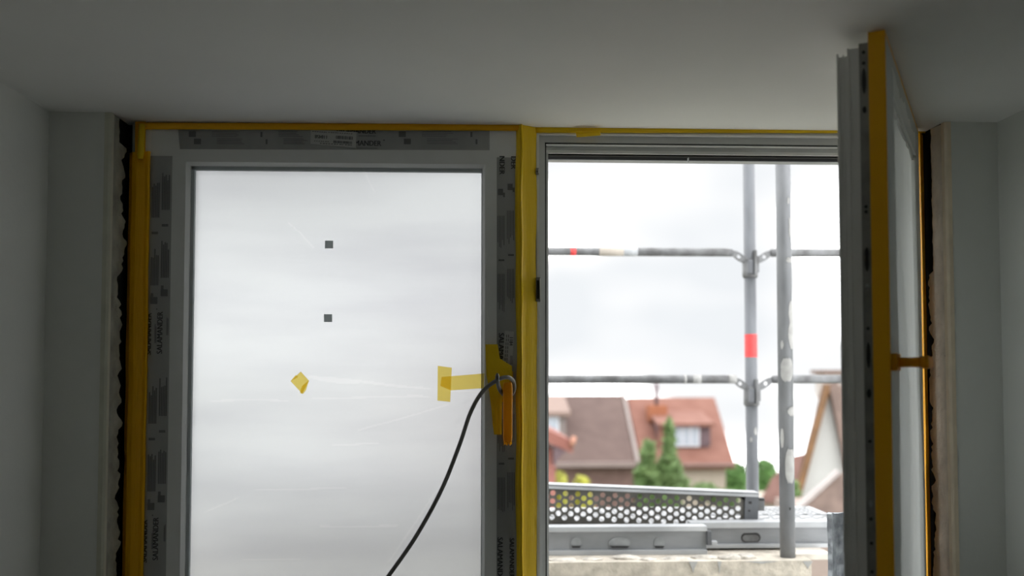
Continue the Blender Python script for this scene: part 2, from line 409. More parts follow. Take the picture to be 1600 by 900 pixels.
box('gasket', ga[0], ga[1], YG - .012, YG, ga[2], ga[2] + g, GK, sash)
pane = mesh('pane', [(GX0, YG, GZ0), (GX1, YG, GZ0), (GX1, YG, GZ1), (GX0, YG, GZ1)], [(0, 1, 2, 3)], FROST, sash)
for (px, py) in ((514, 382), (512.5, 497)):
    c = P(px, py, YG - .003)
    q = box('spacer_pad', c.x - .0095, c.x + .0095, YG - .004, YG - .0005, c.z - .009, c.z + .009, custom('grey_pad', lambda n: mix(n, .8, node(n, 'BsdfDiffuse', Color=(.6, .62, .62, 1)).outputs[0], node(n, 'BsdfTranslucent', Color=(.70, .74, .74, 1)).outputs[0])), pane, bev=.0012)
    q['label'] = 'small grey square pad'

# printed protective film strips on the sash
FONT = None
def text(body, size, ang, px, py, Yp, parent, m=INK, align='CENTER', sx=1.0, name='lettering'):
    cu = bpy.data.curves.new('t', 'FONT'); cu.body = body; cu.size = size; cu.align_x = align; cu.align_y = 'CENTER'
    cu.resolution_u = 3
    ob = bpy.data.objects.new('t', cu); COL.objects.link(ob)
    bpy.context.view_layer.update()
    me = ob.evaluated_get(bpy.context.evaluated_depsgraph_get()).to_mesh()
    vs = [v.co.copy() for v in me.vertices]; fs = [tuple(p.vertices) for p in me.polygons]
    ob.evaluated_get(bpy.context.evaluated_depsgraph_get()).to_mesh_clear()
    bpy.data.objects.remove(ob); bpy.data.curves.remove(cu)
    c = P(px, py, Yp); ca, sa = math.cos(ang), math.sin(ang); bold = size * .035
    n0_ = len(vs); fs = fs + [tuple(i + n0_ for i in f_) for f_ in fs]; vs = [v - Vector((bold, 0, 0)) for v in vs] + [v + Vector((bold, 0, 0)) for v in vs]
    ws = [(c.x + (v.x * sx * ca - v.y * sa), Yp, c.z + (v.x * sx * sa + v.y * ca)) for v in vs]
    return mesh(name, ws, fs, m, parent)
def bars(parent, rects, Yp, m=INK2, name='fine_print'):
    vs, fs = [], []
    for (x0, x1, y0, y1) in rects:
        a, b_ = P(x0, y0, Yp), P(x1, y1, Yp); k = len(vs)
        vs += [(a.x, Yp, a.z), (b_.x, Yp, a.z), (b_.x, Yp, b_.z), (a.x, Yp, b_.z)]; fs.append((k, k + 1, k + 2, k + 3))
    return mesh(name, vs, fs, m, parent, kind='stuff')
YT = YS - .0012
SXL0, SXL1 = 228, 264.5     # at y = 560
lean = lambda px, y: px - (560 - y) * (px - 732) / 34000      # follow the vertical at pixel px
sl = box('protective_film', X(SXL0), X(SXL1), YS - .0006, YS + .001, SZ0, Z(246), STRIP, sash)
st = poly('protective_film', [P(278, 201, YS - .0006), P(281, 233, YS - .0006), P(765, 234.5, YS - .0006), P(765, 204, YS - .0006)], (0, .001, 0), STRIP, sash)
sr = box('protective_film', X(776), X(808), YS - .0006, YS + .001, SZ0, Z(246, YS, 790), STRIP, sash)
# left strip: two columns, reading upwards
def vblock(cx, ya, yb, n, wid, up, r):
    out = []
    for i in range(n):
        x = lean(cx, (ya + yb) / 2) + (i - (n - 1) / 2) * wid
        L = (yb - ya) * (.72 + .28 * r.random())
        out.append((x, x + wid * .45, yb - L, yb) if up else (x, x + wid * .45, ya, ya + L))
    return out
rr = random.Random(3)
rl = []
for base in (0, 322):
    for cx, dy in ((239, 12), (255, 0)):
        ya = 262 + base + dy
        rl += vblock(cx, ya + 5, ya + 66, 5, 2.6, True, rr)
        rl += vblock(cx, ya + 112, ya + 172, 5, 2.6, True, rr)
        rl += [(lean(cx, ya + 90) - 5, lean(cx, ya + 90) + 5, ya + 88, ya + 92)]
        rl += [(lean(cx, ya + 193) - 5.5, lean(cx, ya + 193) + 5.5, ya + 190, ya + 201), (lean(cx, ya + 188) - 5, lean(cx, ya + 188) - 1, ya + 184, ya + 190)]
        rl += vblock(cx + 5.5 if cx > 250 else cx + 3, ya + 232, ya + 262, 2, 1.6, True, rr)
bars(sl, [q for q in rl if q[3] < 905], YT)
for (cx, cy) in ((232.5, 522), (250, 520), (226, 846), (243.5, 842)):
    text('SALAMANDER', .0175, R(90), cx, cy, YT - .0003, sl, sx=.86)
    text('°', .010, R(90), cx - 3, cy - 37, YT - .0003, sl)
# top strip
rt = []
for k, x0 in enumerate((295, 623)):
    for row, y0 in ((0, 206), (1, 217.5)):
        o_ = 8 * row
        rt += [(x0 + o_, x0 + o_ + 11, y0 - 1, y0 + 8)]
        for x1, x2 in ((x0 + 36, x0 + 86), (x0 + 140, x0 + 180)):
            if x2 + o_ > 762: x2 = 760 - o_
            if x1 + o_ > 755: continue
            for i in range(4):
                rt.append((x1 + o_, x2 + o_ - 12 * rr.random(), y0 - 1 + i * 2.5, y0 + .1 + i * 2.5))
        rt += [(x0 + 112 + o_, x0 + 115 + o_, y0, y0 + 8)]
bars(st, rt, YT)
bars(st, [(560, 587, 211.5, 213), (558, 590, 231, 232.2)], YT)
text('SALAMANDER', .0165, R(-.4), 556, 205, YT - .0003, st, sx=.88)
text('SALAMANDER', .0175, R(-.4), 563, 224, YT - .0003, st, sx=.86)
text('°', .012, R(-.4), 600, 221.5, YT - .0003, st)
# right strip, reading downwards
rt = []
for base in (0, 318):
    for cx, dy in ((783, 8), (798, 0)):
        ya = 287 + base + dy
        rt += [(cx - 5, cx + 3, ya, ya + 10), (cx + 3, cx + 6, ya + 6, ya + 13)]
        for off in (42, 133):
            L = 52 if off == 42 else 60
            rt += vblock(cx - .5, ya + off, ya + off + L, 5, 2.4, False, rr)
        rt += [(cx - 4, cx + 5, ya + 110, ya + 113)]
bars(sr, [q for q in rt if q[3] < 905 and not (515 < q[3] < 690)], YT)
text('NDER', .0175, R(-90), 784, 258, YT - .0003, sr, sx=.95)
text('DER', .0175, R(-90), 802, 254, YT - .0003, sr, sx=.95)
text('SALAMANDER', .0175, R(-90), 783, 556, YT - .0003, sr, sx=.95)
text('SALAMANDER', .0175, R(-90), 781, 876, YT - .0003, sr, sx=.95)
text('SALAMANDER', .0150, R(-90), 799.5, 872, YT - .0003, sr, sx=.95)

# paper labels
lab = poly('paper_label', [P(485.5, 202.5, YS - .0028), P(557, 206.5, YS - .0028), P(556, 231, YS - .0028), P(485, 225, YS - .0028)], (0, .0015, 0), PAPER)
tag(lab, 'white number label stuck upside down on the top sash rail', 'label')
text('118458', .0115, R(180 - 3), 502, 213.5, YS - .0032, lab, sx=.85)
def lrow(x0, x1, y, h, cnt, r, tilt=.06):
    out = []; x = x0; wdt = (x1 - x0) / cnt
    for i in range(cnt):
        a = x0 + i * wdt; yy = y + (a - x0) * tilt
        out.append((a, a + wdt * (.45 + .4 * r.random()), yy, yy + h))
    return out
r5 = random.Random(5)
bars(lab, lrow(488, 552, 204.8, 1.2, 18, r5) + lrow(525, 552, 212, 5, 12, r5) + lrow(521, 551, 219.5, 4, 14, r5) + lrow(491, 515, 219.5, 1.3, 7, r5) + lrow(500, 552, 223.2, 1.4, 12, r5), YS - .0032)
lab2 = poly('paper_label', [P(789, 517, YS - .0028), P(803, 518, YS - .0028), P(800, 576, YS - .0028), P(785, 574, YS - .0028)], (0, .0015, 0), PAPER)
tag(lab2, 'white number label stuck upright on the sash stile above the handle', 'label')
text('1184', .0115, R(-92), 798.5, 533, YS - .0032, lab2, sx=.9)
bars(lab2, [(791 - i * .4 + j * 3, 792.2 - i * .4 + j * 3, 523 + i * 6, 527.5 + i * 6) for i in range(8) for j in range(2)] + [(797, 801, 556 + 2 * i, 557 + 2 * i) for i in range(7)], YS - .0032)

# handle of the closed sash, wrapped in tape
def handle_local(name, parent, M, length):
    """grip along local -Z from a neck at origin; local +Y out of the sash"""
    def tf(vs): return [M @ Vector(v) for v in vs]
    vs, fs = boxvf([(-.014, .014, 0, .010, -.035, .035)]); ros = mesh(name, tf(vs), fs, TAPE_H, parent, local=True)
    vs, fs = tubevf([(0, .008, 0), (0, .030, 0), (0, .046, -.004)], [.009, .008, .009], 10)
    mesh('neck', tf(vs), fs, TAPE_H, ros, local=True, smooth=True)
    # grip: rounded rectangular loft
    secs = [(.010, .009, .005), (.004, .0105, .0075), (-.01, .011, .008), (-.06, .0105, .0075), (-length + .012, .0105, .0075), (-length + .003, .0098, .007), (-length, .007, .005)]
    vs, fs = [], []; n = 16
    for (z, a, b_) in secs:
        for k in range(n):
            t = 2 * math.pi * k / n; c, s = math.cos(t), math.sin(t)
            vs.append((a * math.copysign(abs(c) ** .5, c), .050 + b_ * math.copysign(abs(s) ** .5, s), z))
    for i in range(len(secs) - 1):
        for k in range(n): fs.append((i * n + k, i * n + (k + 1) % n, (i + 1) * n + (k + 1) % n, (i + 1) * n + k))
    fs += [tuple(range(n)), tuple((len(secs) - 1) * n + k for k in range(n))]
    mesh('grip', tf(vs), fs, TAPE_H, ros, local=True, smooth=True)
    # crimped tape end
    vs, fs = [], []
    for i in range(9):
        x = -.0095 + .019 * i / 8
        vs += [(x, .049 + .004 * (i % 2), -length + .006), (x, .050 + .006 * ((i + 1) % 2), -length - .004 - .002 * (i % 3))]
    for i in range(8): fs.append((2 * i, 2 * i + 2, 2 * i + 3, 2 * i + 1))
    mesh('tape_end', tf(vs), fs, TAPE_H, ros, local=True)
    ros['label'] = 'handle wrapped in yellow tape'
    return ros
hp = P(792, 604, YS)
Mh = Matrix.Translation(hp - worg(sash)) @ Matrix.Rotation(math.pi, 4, 'Z')
handle_local('handle', sash, Mh, .124)

# ------------------------------------------------------------------ masking tape
def htape(name, x0, x1, y0, y1, Yp, m, label, bulge=.003, nx=40, slope=0, group=None):
    """horizontal strip; pixel rows y0..y1 at its left end"""
    vs, fs = [], []; rows = 4
    for side in (0, 1):
        for i in range(nx + 1):
            x = x0 + (x1 - x0) * i / nx
            for j in range(rows):
                y = y0 + (y1 - y0) * j / (rows - 1) + slope * (x - x0)
                p = P(x, y, Yp); d = noise.noise(Vector((x * .03, j * .7, 1.7)))
                vs.append((p.x, p.y - bulge * math.sin(math.pi * j / (rows - 1)) - .0008 * d + side * .0006, p.z + .0006 * d))
    Mx = rows * (nx + 1)
    for s in (0, 1):
        for i in range(nx):
            for j in range(rows - 1):
                a = s * Mx + i * rows + j; fs.append((a, a + 1, a + rows + 1, a + rows))
    for i in range(nx):
        for j in (0, rows - 1):
            a = i * rows + j; fs.append((a, a + rows, a + rows + Mx, a + Mx))
    for j in range(rows - 1):
        for i in (0, nx):
            a = i * rows + j; fs.append((a, a + 1, a + 1 + Mx, a + Mx))
    return tag(mesh(name, vs, fs, m, smooth=True), label, 'tape')
ZT0 = ZB + .022
tp = lambda l: [(PX(px, Y), Y) for px, Y in l]
tag(sheet('masking_tape', tp([(196.5, 2.312), (201, 2.301), (208, 2.2965), (222, 2.295), (226, 2.2895), (229, 2.290), (230, 2.298)]), ZT0, PZ(243, 2.3), TAPE_A, nz=40, jit=.0012), 'long amber masking tape covering the left window jamb', 'tape')
tag(sheet('masking_tape', tp([(806, 2.2985), (810, 2.293), (813, 2.2915), (814.6, 2.2835), (815.6, 2.2835), (817, 2.2935), (822, 2.299), (830, 2.306), (838.5, 2.3145)]), ZT0, PZ(196, 2.3), TAPE_Y, nz=60, jit=.0022), 'wide yellow masking tape folded along the mullion between the sashes', 'tape')
htape('masking_tape', 216, 812, 191.5, 202, 2.2945, TAPE_A, 'amber masking tape along the top edge of the closed sash', slope=.004)
htape('masking_tape', 836, 1446, 196.5, 207.5, 2.3135, TAPE_Y, 'yellow masking tape along the frame head above the open window', bulge=.001, slope=.001)
tag(sheet('masking_tape', tp([(1441, 2.296), (1444, 2.289), (1447.5, 2.300), (1449, 2.312)]), ZT0, PZ(203, 2.3), TAPE_A, nz=40, jit=.0012), 'thin amber masking tape line on the hinge side jamb', 'tape')
tag(sheet('masking_tape', tp([(205, 2.303), (212, 2.3), (222, 2.3)]), PZ(246, 2.3), PZ(193, 2.3), TAPE_A, nz=8, jit=.001), 'short piece of amber tape at the top corner of the jamb', 'tape')
v, f = tubevf([P(219.5, 248, 2.289), P(220, 240, 2.2885), P(221, 215, 2.288), P(222, 194, 2.2895)], [.006, .0078, .0075, .007], 12)
tag(mesh('tape_fold', v, f, TAPE_Y, smooth=True), 'rolled yellow tape fold hanging over the top corner of the jamb', 'tape')
a, b_, c, d = P(899.5, 205, 2.309), P(937.5, 205, 2.309), P(938.5, 211.5, 2.300), P(901, 214.5, 2.300)
tag(mesh('tape_flap', [a, b_, P(938, 208.5, 2.302), P(900, 209, 2.302), d, c, a + Vector((0, .001, 0)), b_ + Vector((0, .001, 0)), P(938, 208.5, 2.303), P(900, 209, 2.303), d + Vector((0, .001, 0)), c + Vector((0, .001, 0))],
         [(0, 1, 2, 3), (3, 2, 5, 4), (6, 9, 8, 7), (9, 10, 11, 8), (0, 6, 7, 1), (4, 5, 11, 10)], TAPE_Y), 'small loose yellow tape flap hanging from the frame head', 'tape')

# ------------------------------------------------------------------ plastic sheet over the closed sash
YP = 2.2905
nx_, nz_ = 300, 360
CREASES = [([(482, 588), (530, 592), (580, 598), (630, 604), (672, 607)], 3.2), ([(484, 590), (520, 595), (560, 598)], 5), ([(700, 610), (730, 611), (756, 611)], 1.8),
                ([(490, 622), (560, 621), (640, 619), (670, 619)], 1.8), ([(330, 626), (400, 625), (450, 626)], 1.2), ([(606, 880), (630, 845), (660, 800), (690, 755)], 2.6),
                ([(450, 348), (470, 365), (490, 388)], 1.4), ([(565, 258), (575, 280), (585, 300)], 1.2), ([(320, 800), (345, 790), (372, 778)], 2), ([(380, 875), (430, 874), (470, 874)], 1.8),
                ([(520, 696), (560, 694), (590, 693)], 1.4), ([(500, 822), (560, 822), (620, 821)], 1.2), ([(400, 765), (470, 764), (540, 762)], 1.5), ([(560, 672), (640, 650), (700, 632)], 1.5),
                ([(756, 645), (762, 638), (770, 632)], 1.3), ([(752, 655), (763, 646), (772, 640)], 1.3), ([(751, 672), (763, 660), (778, 644)], 1.3), ([(754, 640), (760, 632), (764, 628)], 1.2),
                ([(794, 690), (798, 760), (803, 830), (806, 890)], 1.4), ([(800, 628), (801, 670), (806, 720), (810, 735)], 1.4), ([(757, 470), (761, 490), (764, 508)], 1.8), ([(774, 500), (786, 484), (794, 472)], 1.6), ([(776, 392), (786, 410), (792, 424)], 1.2)]
segs = []
for pts, wd in CREASES:
    q = spline([P(x, y, YP) for x, y in pts], 4); n = len(q)
    for i in range(n - 1): segs.append((q[i].x, q[i].z, q[i + 1].x, q[i + 1].z, max(.0011, wd / 676 * .5 * math.sin(math.pi * (i + .5) / n) ** .7)))
vs, fs = [], []
hx, hz = PX(780, YP), PZ(600, YP)
fx0, fx1, fz0, fz1 = PX(230, YP), PX(808, YP), ZB + .03, PZ(201, YP, 500)
for j in range(nz_ + 1):
    for i in range(nx_ + 1):
        x = fx0 + (fx1 - fx0) * i / nx_; z = fz0 + (fz1 - fz0) * j / nz_
        r = math.hypot(x - hx, z - hz); an = math.atan2(z - hz, x - hx)
        d = .0016 * noise.noise(Vector((x * 2.2, z * 7, .3))) + .0012 * math.exp(-r * 3) * math.sin(an * 26)
        e = min(i, nx_ - i, j, nz_ - j) / 24
        vs.append((x, YP + (d - .002) * min(1, e) + .004 * (1 - min(1, e)), z))
for j in range(nz_):
    for i in range(nx_):
        a = j * (nx_ + 1) + i; fs.append((a, a + 1, a + nx_ + 2, a + nx_ + 1))
pinch = set()
for (ax, az, bx, bz, hw_) in segs:
    i0, i1 = sorted((int((ax - fx0) / (fx1 - fx0) * nx_), int((bx - fx0) / (fx1 - fx0) * nx_))); j0, j1 = sorted((int((az - fz0) / (fz1 - fz0) * nz_), int((bz - fz0) / (fz1 - fz0) * nz_)))
    L2 = (bx - ax) ** 2 + (bz - az) ** 2 + 1e-12
    for j in range(max(0, j0 - 2), min(nz_, j1 + 3)):
        for i in range(max(0, i0 - 2), min(nx_, i1 + 3)):
            x = fx0 + (fx1 - fx0) * (i + .5) / nx_; z = fz0 + (fz1 - fz0) * (j + .5) / nz_
            t = max(0, min(1, ((x - ax) * (bx - ax) + (z - az) * (bz - az)) / L2))
            if math.hypot(x - ax - t * (bx - ax), z - az - t * (bz - az)) < hw_ + .0007: pinch.add(j * nx_ + i)
for k in pinch:
    a = (k // nx_) * (nx_ + 1) + k % nx_
    vs[a] = (vs[a][0], vs[a][1] - .0012, vs[a][2])
film = tag(mesh('plastic_sheet', vs, fs, FILM, smooth=True), 'clear wrinkled plastic sheet taped over the closed window sash', 'plastic sheet')
film.data.materials.append(FOLD)
for k in pinch: film.data.polygons[k].material_index = 1


# pieces of tape stuck on the sheet
def flat(pts, m, label, Yp=YP - .0065, name='masking_tape'):
    return tag(poly(name, [P(x, y, Yp) for x, y in pts], (0, -.0006, 0), m), label, 'tape')
flat([(684, 571.5), (706, 574.5), (703.5, 628), (683.5, 626)], TAPE_T, 'short upright piece of see-through yellow tape on the plastic sheet', YP - .0075)
flat([(690, 589), (757, 583.5), (756, 606.5), (704, 610), (688, 603)], TAPE_T, 'horizontal strip of see-through yellow tape running towards the sash handle')
dm = empty('masking_tape', P(469, 615, YP - .006), 'small crumpled diamond of yellow tape alone on the plastic sheet', 'tape')
poly('patch', [P(454, 595.5, YP - .0065), P(470, 580.5, YP - .0065), P(483, 595, YP - .0065), P(472, 615, YP - .0065)], (0, -.0005, 0), TAPE_T, dm)
poly('folded_corner', [P(472, 603, YP - .009), P(483, 594, YP - .009), P(478, 610, YP - .009), P(473.5, 615.5, YP - .008), P(468.5, 614, YP - .008)], (0, -.0005, 0), TAPE_T, dm)
poly('folded_corner', [P(454, 595.5, YP - .009), P(462, 586, YP - .009), P(466, 589, YP - .008)], (0, -.0005, 0), TAPE_T, dm)
# crumpled tape behind the handle
vs, fs = [], []
L_ = [(758.5, 538), (759, 560), (760, 585), (764, 610), (768, 640), (770, 665), (772, 679)]
R_ = [(777.5, 538), (781, 560), (800, 572), (800, 588), (785, 620), (784, 650), (784, 679)]
for k in range(len(L_)):
    for i in range(6):
        t = i / 5; p = P(L_[k][0] * (1 - t) + R_[k][0] * t, L_[k][1] * (1 - t) + R_[k][1] * t, YP - .008)
        vs.append((p.x, p.y - .0028 * noise.noise(Vector((k * 1.3, i * .9, 5))), p.z))
for k in range(len(L_) - 1):
    for i in range(5): a = k * 6 + i; fs.append((a, a + 1, a + 7, a + 6))
tag(mesh('masking_tape', vs, fs, TAPE_Y), 'crumpled upright yellow tape behind the handle of the closed sash', 'tape')

# ------------------------------------------------------------------ cable hooked over the handle
Yc = 2.225
cp = [Vector((-.52, 1.75, .012)), Vector((-.47, 1.95, .03)), Vector((-.44, 2.10, .22)), Vector((-.40, 2.16, .55)), Vector((-.34, 2.19, .82)), P(530, 1005, 2.2), P(568, 953, 2.205), P(607, 900, 2.21), P(650, 838, 2.215), P(690, 765, 2.22), P(718, 695, Yc), P(735, 645, Yc), P(754, 612, Yc),
      P(777, 594, Yc + .002), P(793, 589.5, Yc + .012), P(802, 596, Yc + .035), P(803, 609, Yc + .048), P(797, 618, Yc + .052), P(788, 617, Yc + .046), P(781, 609, Yc + .02), P(777.5, 596, Yc - .008), P(777, 583, Yc - .012)]
pts = spline(cp, 8); rad = [.0047] * len(pts); rad[-1] = .0015; rad[-2] = .003; rad[-3] = .004
tag(mesh('cable', *tubevf(pts, rad, 10), CABLE, smooth=True), 'grey electric cable hooked over the taped window handle', 'cable')

# ------------------------------------------------------------------ open sash
HZ0, HZ1 = 1.09, PZ(207, 2.30, 1440)
TH = R(61.5); LS = .775; HS = HZ1 - HZ0
hl = P(1441, 560, 2.288); osash = empty('window_sash', (hl.x, hl.y, HZ0), 'open white window sash swung into the room with amber taped edge', 'window sash')
osash.rotation_euler = (0, 0, math.pi + TH)
def sbox(name, bl, m, parent=None, **kw): return boxes(name, bl, m, parent or osash, local=True, **kw)
a1, a2, fw = .018, .027, .074
def member(name, side):
    out = []
    for (y0, y1, ins) in ((-.026, 0, 0), (-.062, -.026, a1), (-.080, -.062, a2)):
        if side == 'free': out.append((LS - fw, LS - ins, y0, y1, ins, HS - ins))
        if side == 'hinge': out.append((ins, fw, y0, y1, ins, HS - ins))
        if side == 'top': out.append((fw, LS - fw, y0, y1, HS - fw, HS - ins))
        if side == 'bot': out.append((fw, LS - fw, y0, y1, ins, fw))
    return sbox(name, out, PVC)
fs_ = member('stile', 'free'); member('stile', 'hinge'); member('rail', 'top'); member('rail', 'bot')
# ridge lines of the outer profile on the free edge
sbox('profile_ridge', [(LS - a1, LS - a1 + .004, -.062, -.0585, .02, HS - a1)], PVC, fs_)
sbox('profile_ridge', [(LS - a2, LS - a2 + .006, -.080, -.077, .03, HS - a2 + .004), (LS - a2, LS - a2 + .003, -.0705, -.0685, .03, HS - a2 + .003)], PVC, fs_)
hw = sbox('hardware_rail', [(LS - a1, LS - a1 + .003, -.0425, -.0275, .03, HS - .012)], STEEL, fs_)
hz_ = lambda py: PZ(py, 1.63, 1350) - HZ0
def hole(py, hh, w_=.006, m=DARKST, nm='screw_hole'):
    z = hz_(py); yc = -.035
    v, f = tubevf([(LS - a1 + .002, yc, z), (LS - a1 + .0045, yc, z)], w_ / 2, 10)
    v = [Vector((p.x, p.y, z + (p.z - z) * hh / w_)) for p in v]
    mesh(nm, v, f, m, fs_, local=True)
for py in (80, 97, 322, 330, 415, 450, 513, 690, 812, 850, 895): hole(py, .006)
for py, hh in ((125, .045), (170, .012), (410, .03), (555, .045), (615, .016), (395, .02)): hole(py, hh, .007, nm='slot')
for py in (788, 448): hole(py, .012, .006, GALVL, 'locking_pin')
gl = sbox('glass', [(fw - .006, LS - fw + .006, -.050, -.032, fw - .006, HS - fw + .006)], GLASS)
for bl in ([(fw - .002, fw + .012, -.032, -.006, fw, HS - fw)], [(LS - fw - .012, LS - fw + .002, -.032, -.006, fw, HS - fw)], [(fw, LS - fw, -.032, -.006, HS - fw - .012, HS - fw + .002)], [(fw, LS - fw, -.032, -.006, fw - .002, fw + .012)]):
    sbox('glazing_bead', bl, PVC)
# handle turned horizontal
hzz = PZ(566, 1.64, 1390) - HZ0
Mo = Matrix.Translation((LS - .042, 0, hzz)) @ Matrix.Rotation(R(90), 4, 'Y')
hd = handle_local('handle', osash, Mo, .125)
# tape along its edges and plastic sheet on its inner face
def otape(name, bl, m, label):
    """tape stuck on the open sash, given in sash coordinates"""
    vs, fs = boxvf(bl); Mw = Matrix.Translation(osash.location) @ Matrix.Rotation(math.pi + TH, 4, 'Z')
    return tag(mesh(name, [Mw @ Vector(v) for v in vs], fs, m), label, 'tape')
otape('masking_tape', [(LS - .0005, LS + .0008, -.0262, .0006, .002, HS + .0006), (LS - .006, LS, -.0003, .0009, .002, HS)], TAPE_A, 'amber masking tape down the free edge of the open sash')
otape('masking_tape', [(.006, LS, -.002, .0009, HS - .007, HS + .0008), (.006, LS, -.02, .0, HS - .0002, HS + .0008)], TAPE_A, 'amber masking tape along the top edge of the open sash')
vs, fs = [], []; nxx, nzz = 44, 90
Mw = Matrix.Translation(osash.location) @ Matrix.Rotation(math.pi + TH, 4, 'Z')
for j in range(nzz + 1):
    for i in range(nxx + 1):
        x = .010 + (LS - .016) * i / nxx; z = .008 + (HS - .014) * j / nzz
        e = min(1, min(i, nxx - i, j, nzz - j) / 5)
        d = .004 + .007 * noise.noise(Vector((x * 9, z * 1.6, 2))) + .004 * noise.noise(Vector((x * 26, z * 3, 7))) - .012 * (1 if .09 < x < LS - .09 else 0) * e
        d += .010 * math.exp(-((x - LS * .62 - .12 * (z - .5)) / .035) ** 2) * math.exp(-((z - .45) / .35) ** 2)
        vs.append(Mw @ Vector((x, .0012 + max(-.010, d) * e + .0 , z)))
for j in range(nzz):
    for i in range(nxx):
        a = j * (nxx + 1) + i; fs.append((a, a + 1, a + nxx + 2, a + nxx + 1))
tag(mesh('plastic_sheet', vs, fs, FILM2, smooth=True), 'milky wrinkled plastic sheet on the inner face of the open sash', 'plastic sheet')

# ------------------------------------------------------------------ outside: parapet, scaffold
ZP = PZ(877.5, 3.13, 1050)
box('wall_parapet', -2.2, PX(1268, 3.13, 880), 3.13, 3.40, GZ, ZP, CONC, kind='structure')
def rock(name, c, s, m, seed, label, cat, group=None):
    bm = bmesh.new(); bmesh.ops.create_icosphere(bm, subdivisions=2, radius=1)
    vs = []
    for v_ in bm.verts:
        k = 1 + .35 * noise.noise(v_.co * 1.7 + Vector((seed, 0, 0)))
        vs.append(Vector((c[0] + v_.co.x * s[0] * k, c[1] + v_.co.y * s[1] * k, max(c[2], c[2] + v_.co.z * s[2] * k))))
    fs = [tuple(q.index for q in p.verts) for p in bm.faces]; bm.free()
    return tag(mesh(name, vs, fs, m), label, cat, group)
for k, (px, w_, h_) in enumerate(((880, .05, .010), (925, .035, .008), (978, .045, .014), (1012, .03, .010), (1055, .05, .009), (1105, .055, .012), (1140, .04, .016), (1165, .035, .018))):
    p = P(px, 870, 3.17); rock('mortar_crumb', (p.x, 3.165 + .01 * (k % 3), ZP - .001), (w_, .025, h_), RUBB, k * 3.7, 'crumb of old mortar lying on the concrete parapet', 'rubble', 'mortar crumbs on the parapet')
# drips on the parapet face
pw = bpy.data.objects['wall_parapet']
for (px, wpx, hpx) in ((1083, 7, 18), (1124, 3, 20), (1190, 26, 4), (1262, 8, 12)):
    poly('mortar_drip', [P(px - wpx, 877, 3.1295), P(px + wpx, 877, 3.1295), P(px + wpx * .3, 877 + hpx * .6, 3.1295), P(px, 877 + hpx, 3.1295), P(px - wpx * .4, 877 + hpx * .5, 3.1295)], (0, -.002, 0), SPLASH, pw)
sb = box('timber_scrap', PX(1243, 3.2, 870), PX(1300, 3.2, 870), 3.20, 3.33, ZP - .012, ZP + .008, SCRAP, bev=.003)
tag(sb, 'pale timber offcut lying beside the scaffold post on the parapet', 'timber')

GY_N, GY_F = 3.19, 3.91
# near post, stands on the parapet
n0 = Vector((PX(1227, GY_N, 560), GY_N, ZP)); rN = .0242
post = empty('scaffold_post', n0, 'near galvanised scaffold post splashed with white plaster, standing on the parapet', 'scaffold post')
tube('tube', [n0, n0 + Vector((0, 0, 2.6))], rN, GALVN, post, n=24)
def splash(parent, c, r, a0, a1, z0, z1, m=SPLASH, name='plaster_splash', seed=0, ragged=True):
    vs, fs = [], []; na, nz2 = 10, 8
    for j in range(nz2 + 1):
        t = j / nz2
        sh = math.sin(math.pi * (.08 + .84 * t)) ** .5 if ragged else 1
        for i in range(na + 1):
            u = (i / na - .5) * sh + (.1 * noise.noise(Vector((seed, t * 3, i * .4))) if ragged else 0)
            a = (a0 + a1) / 2 + (a1 - a0) * u
            zz = z0 + (z1 - z0) * t + (.008 * noise.noise(Vector((i * .7, t * 4, seed))) if ragged else 0)
            vs.append((c.x + math.sin(a) * (r + .0012), c.y - math.cos(a) * (r + .0012), zz))
    for j in range(nz2):
        for i in range(na): q = j * (na + 1) + i; fs.append((q, q + 1, q + na + 2, q + na + 1))
    return mesh(name, vs, fs, m, parent, smooth=True)
zn = lambda y: PZ(y, GY_N - rN, 1227); zf = lambda y: PZ(y, GY_F - .024, 1173)
for k, (a0, a1, ya, yb) in enumerate(((-1.0, .8, 596, 560), (.2, 1.2, 470, 510), (.1, 1.3, 500, 545), (-.1, 1.1, 650, 636), (-.5, .9, 755, 702), (-1.1, -.6, 700, 670), (-.9, -.5, 545, 532), (.0, .9, 410, 402), (.2, .6, 318, 309), (.4, .7, 370, 340))):
    splash(post, n0, rN, a0, a1, zn(ya), zn(yb), seed=k)
splash(post, n0, rN, -.05, .15, zn(797), zn(793), DARKST, 'pin_hole', ragged=False)
# far post
f0 = Vector((PX(1173.5, GY_F, 560), GY_F, GZ)); rF = .0242
fpost = empty('scaffold_post', f0, 'far galvanised scaffold post with a red band carrying the guard rails', 'scaffold post')
tube('tube', [f0, f0 + Vector((0, 0, 9.6))], rF, GALV, fpost, n=24)
q = splash(fpost, f0, rF, -3.14, 3.14, zf(558), zf(522), REDB, 'red_band', ragged=False); q['label'] = 'red warning band'
for k, (a0, a1, ya, yb) in enumerate(((.1, .6, 680, 668), (-.6, -.2, 690, 684))): splash(fpost, f0, rF, a0, a1, zf(ya), zf(yb), seed=30 + k)
for yr in (393.5, 593):
    zr = PZ(yr, GY_F, 1173)
    o_ = tube('wedge_coupler', [(f0.x, GY_F, zr - .105), (f0.x, GY_F, zr - .098), (f0.x, GY_F, zr - .035), (f0.x, GY_F, zr - .028)], [.026, .031, .031, .026], GALVD, fpost, n=20)
    box('wedge', f0.x + .004, f0.x + .014, GY_F - .052, GY_F - .022, zr - .095, zr + .002, GALVD, o_, bev=.003)
    box('wedge_pocket', f0.x - .020, f0.x + .002, GY_F - .044, GY_F - .02, zr - .090, zr - .035, GALV, o_, bev=.004)
    box('wedge_pocket', f0.x + .012, f0.x + .026, GY_F - .040, GY_F - .015, zr - .085, zr - .02, GALVD, o_, bev=.004)
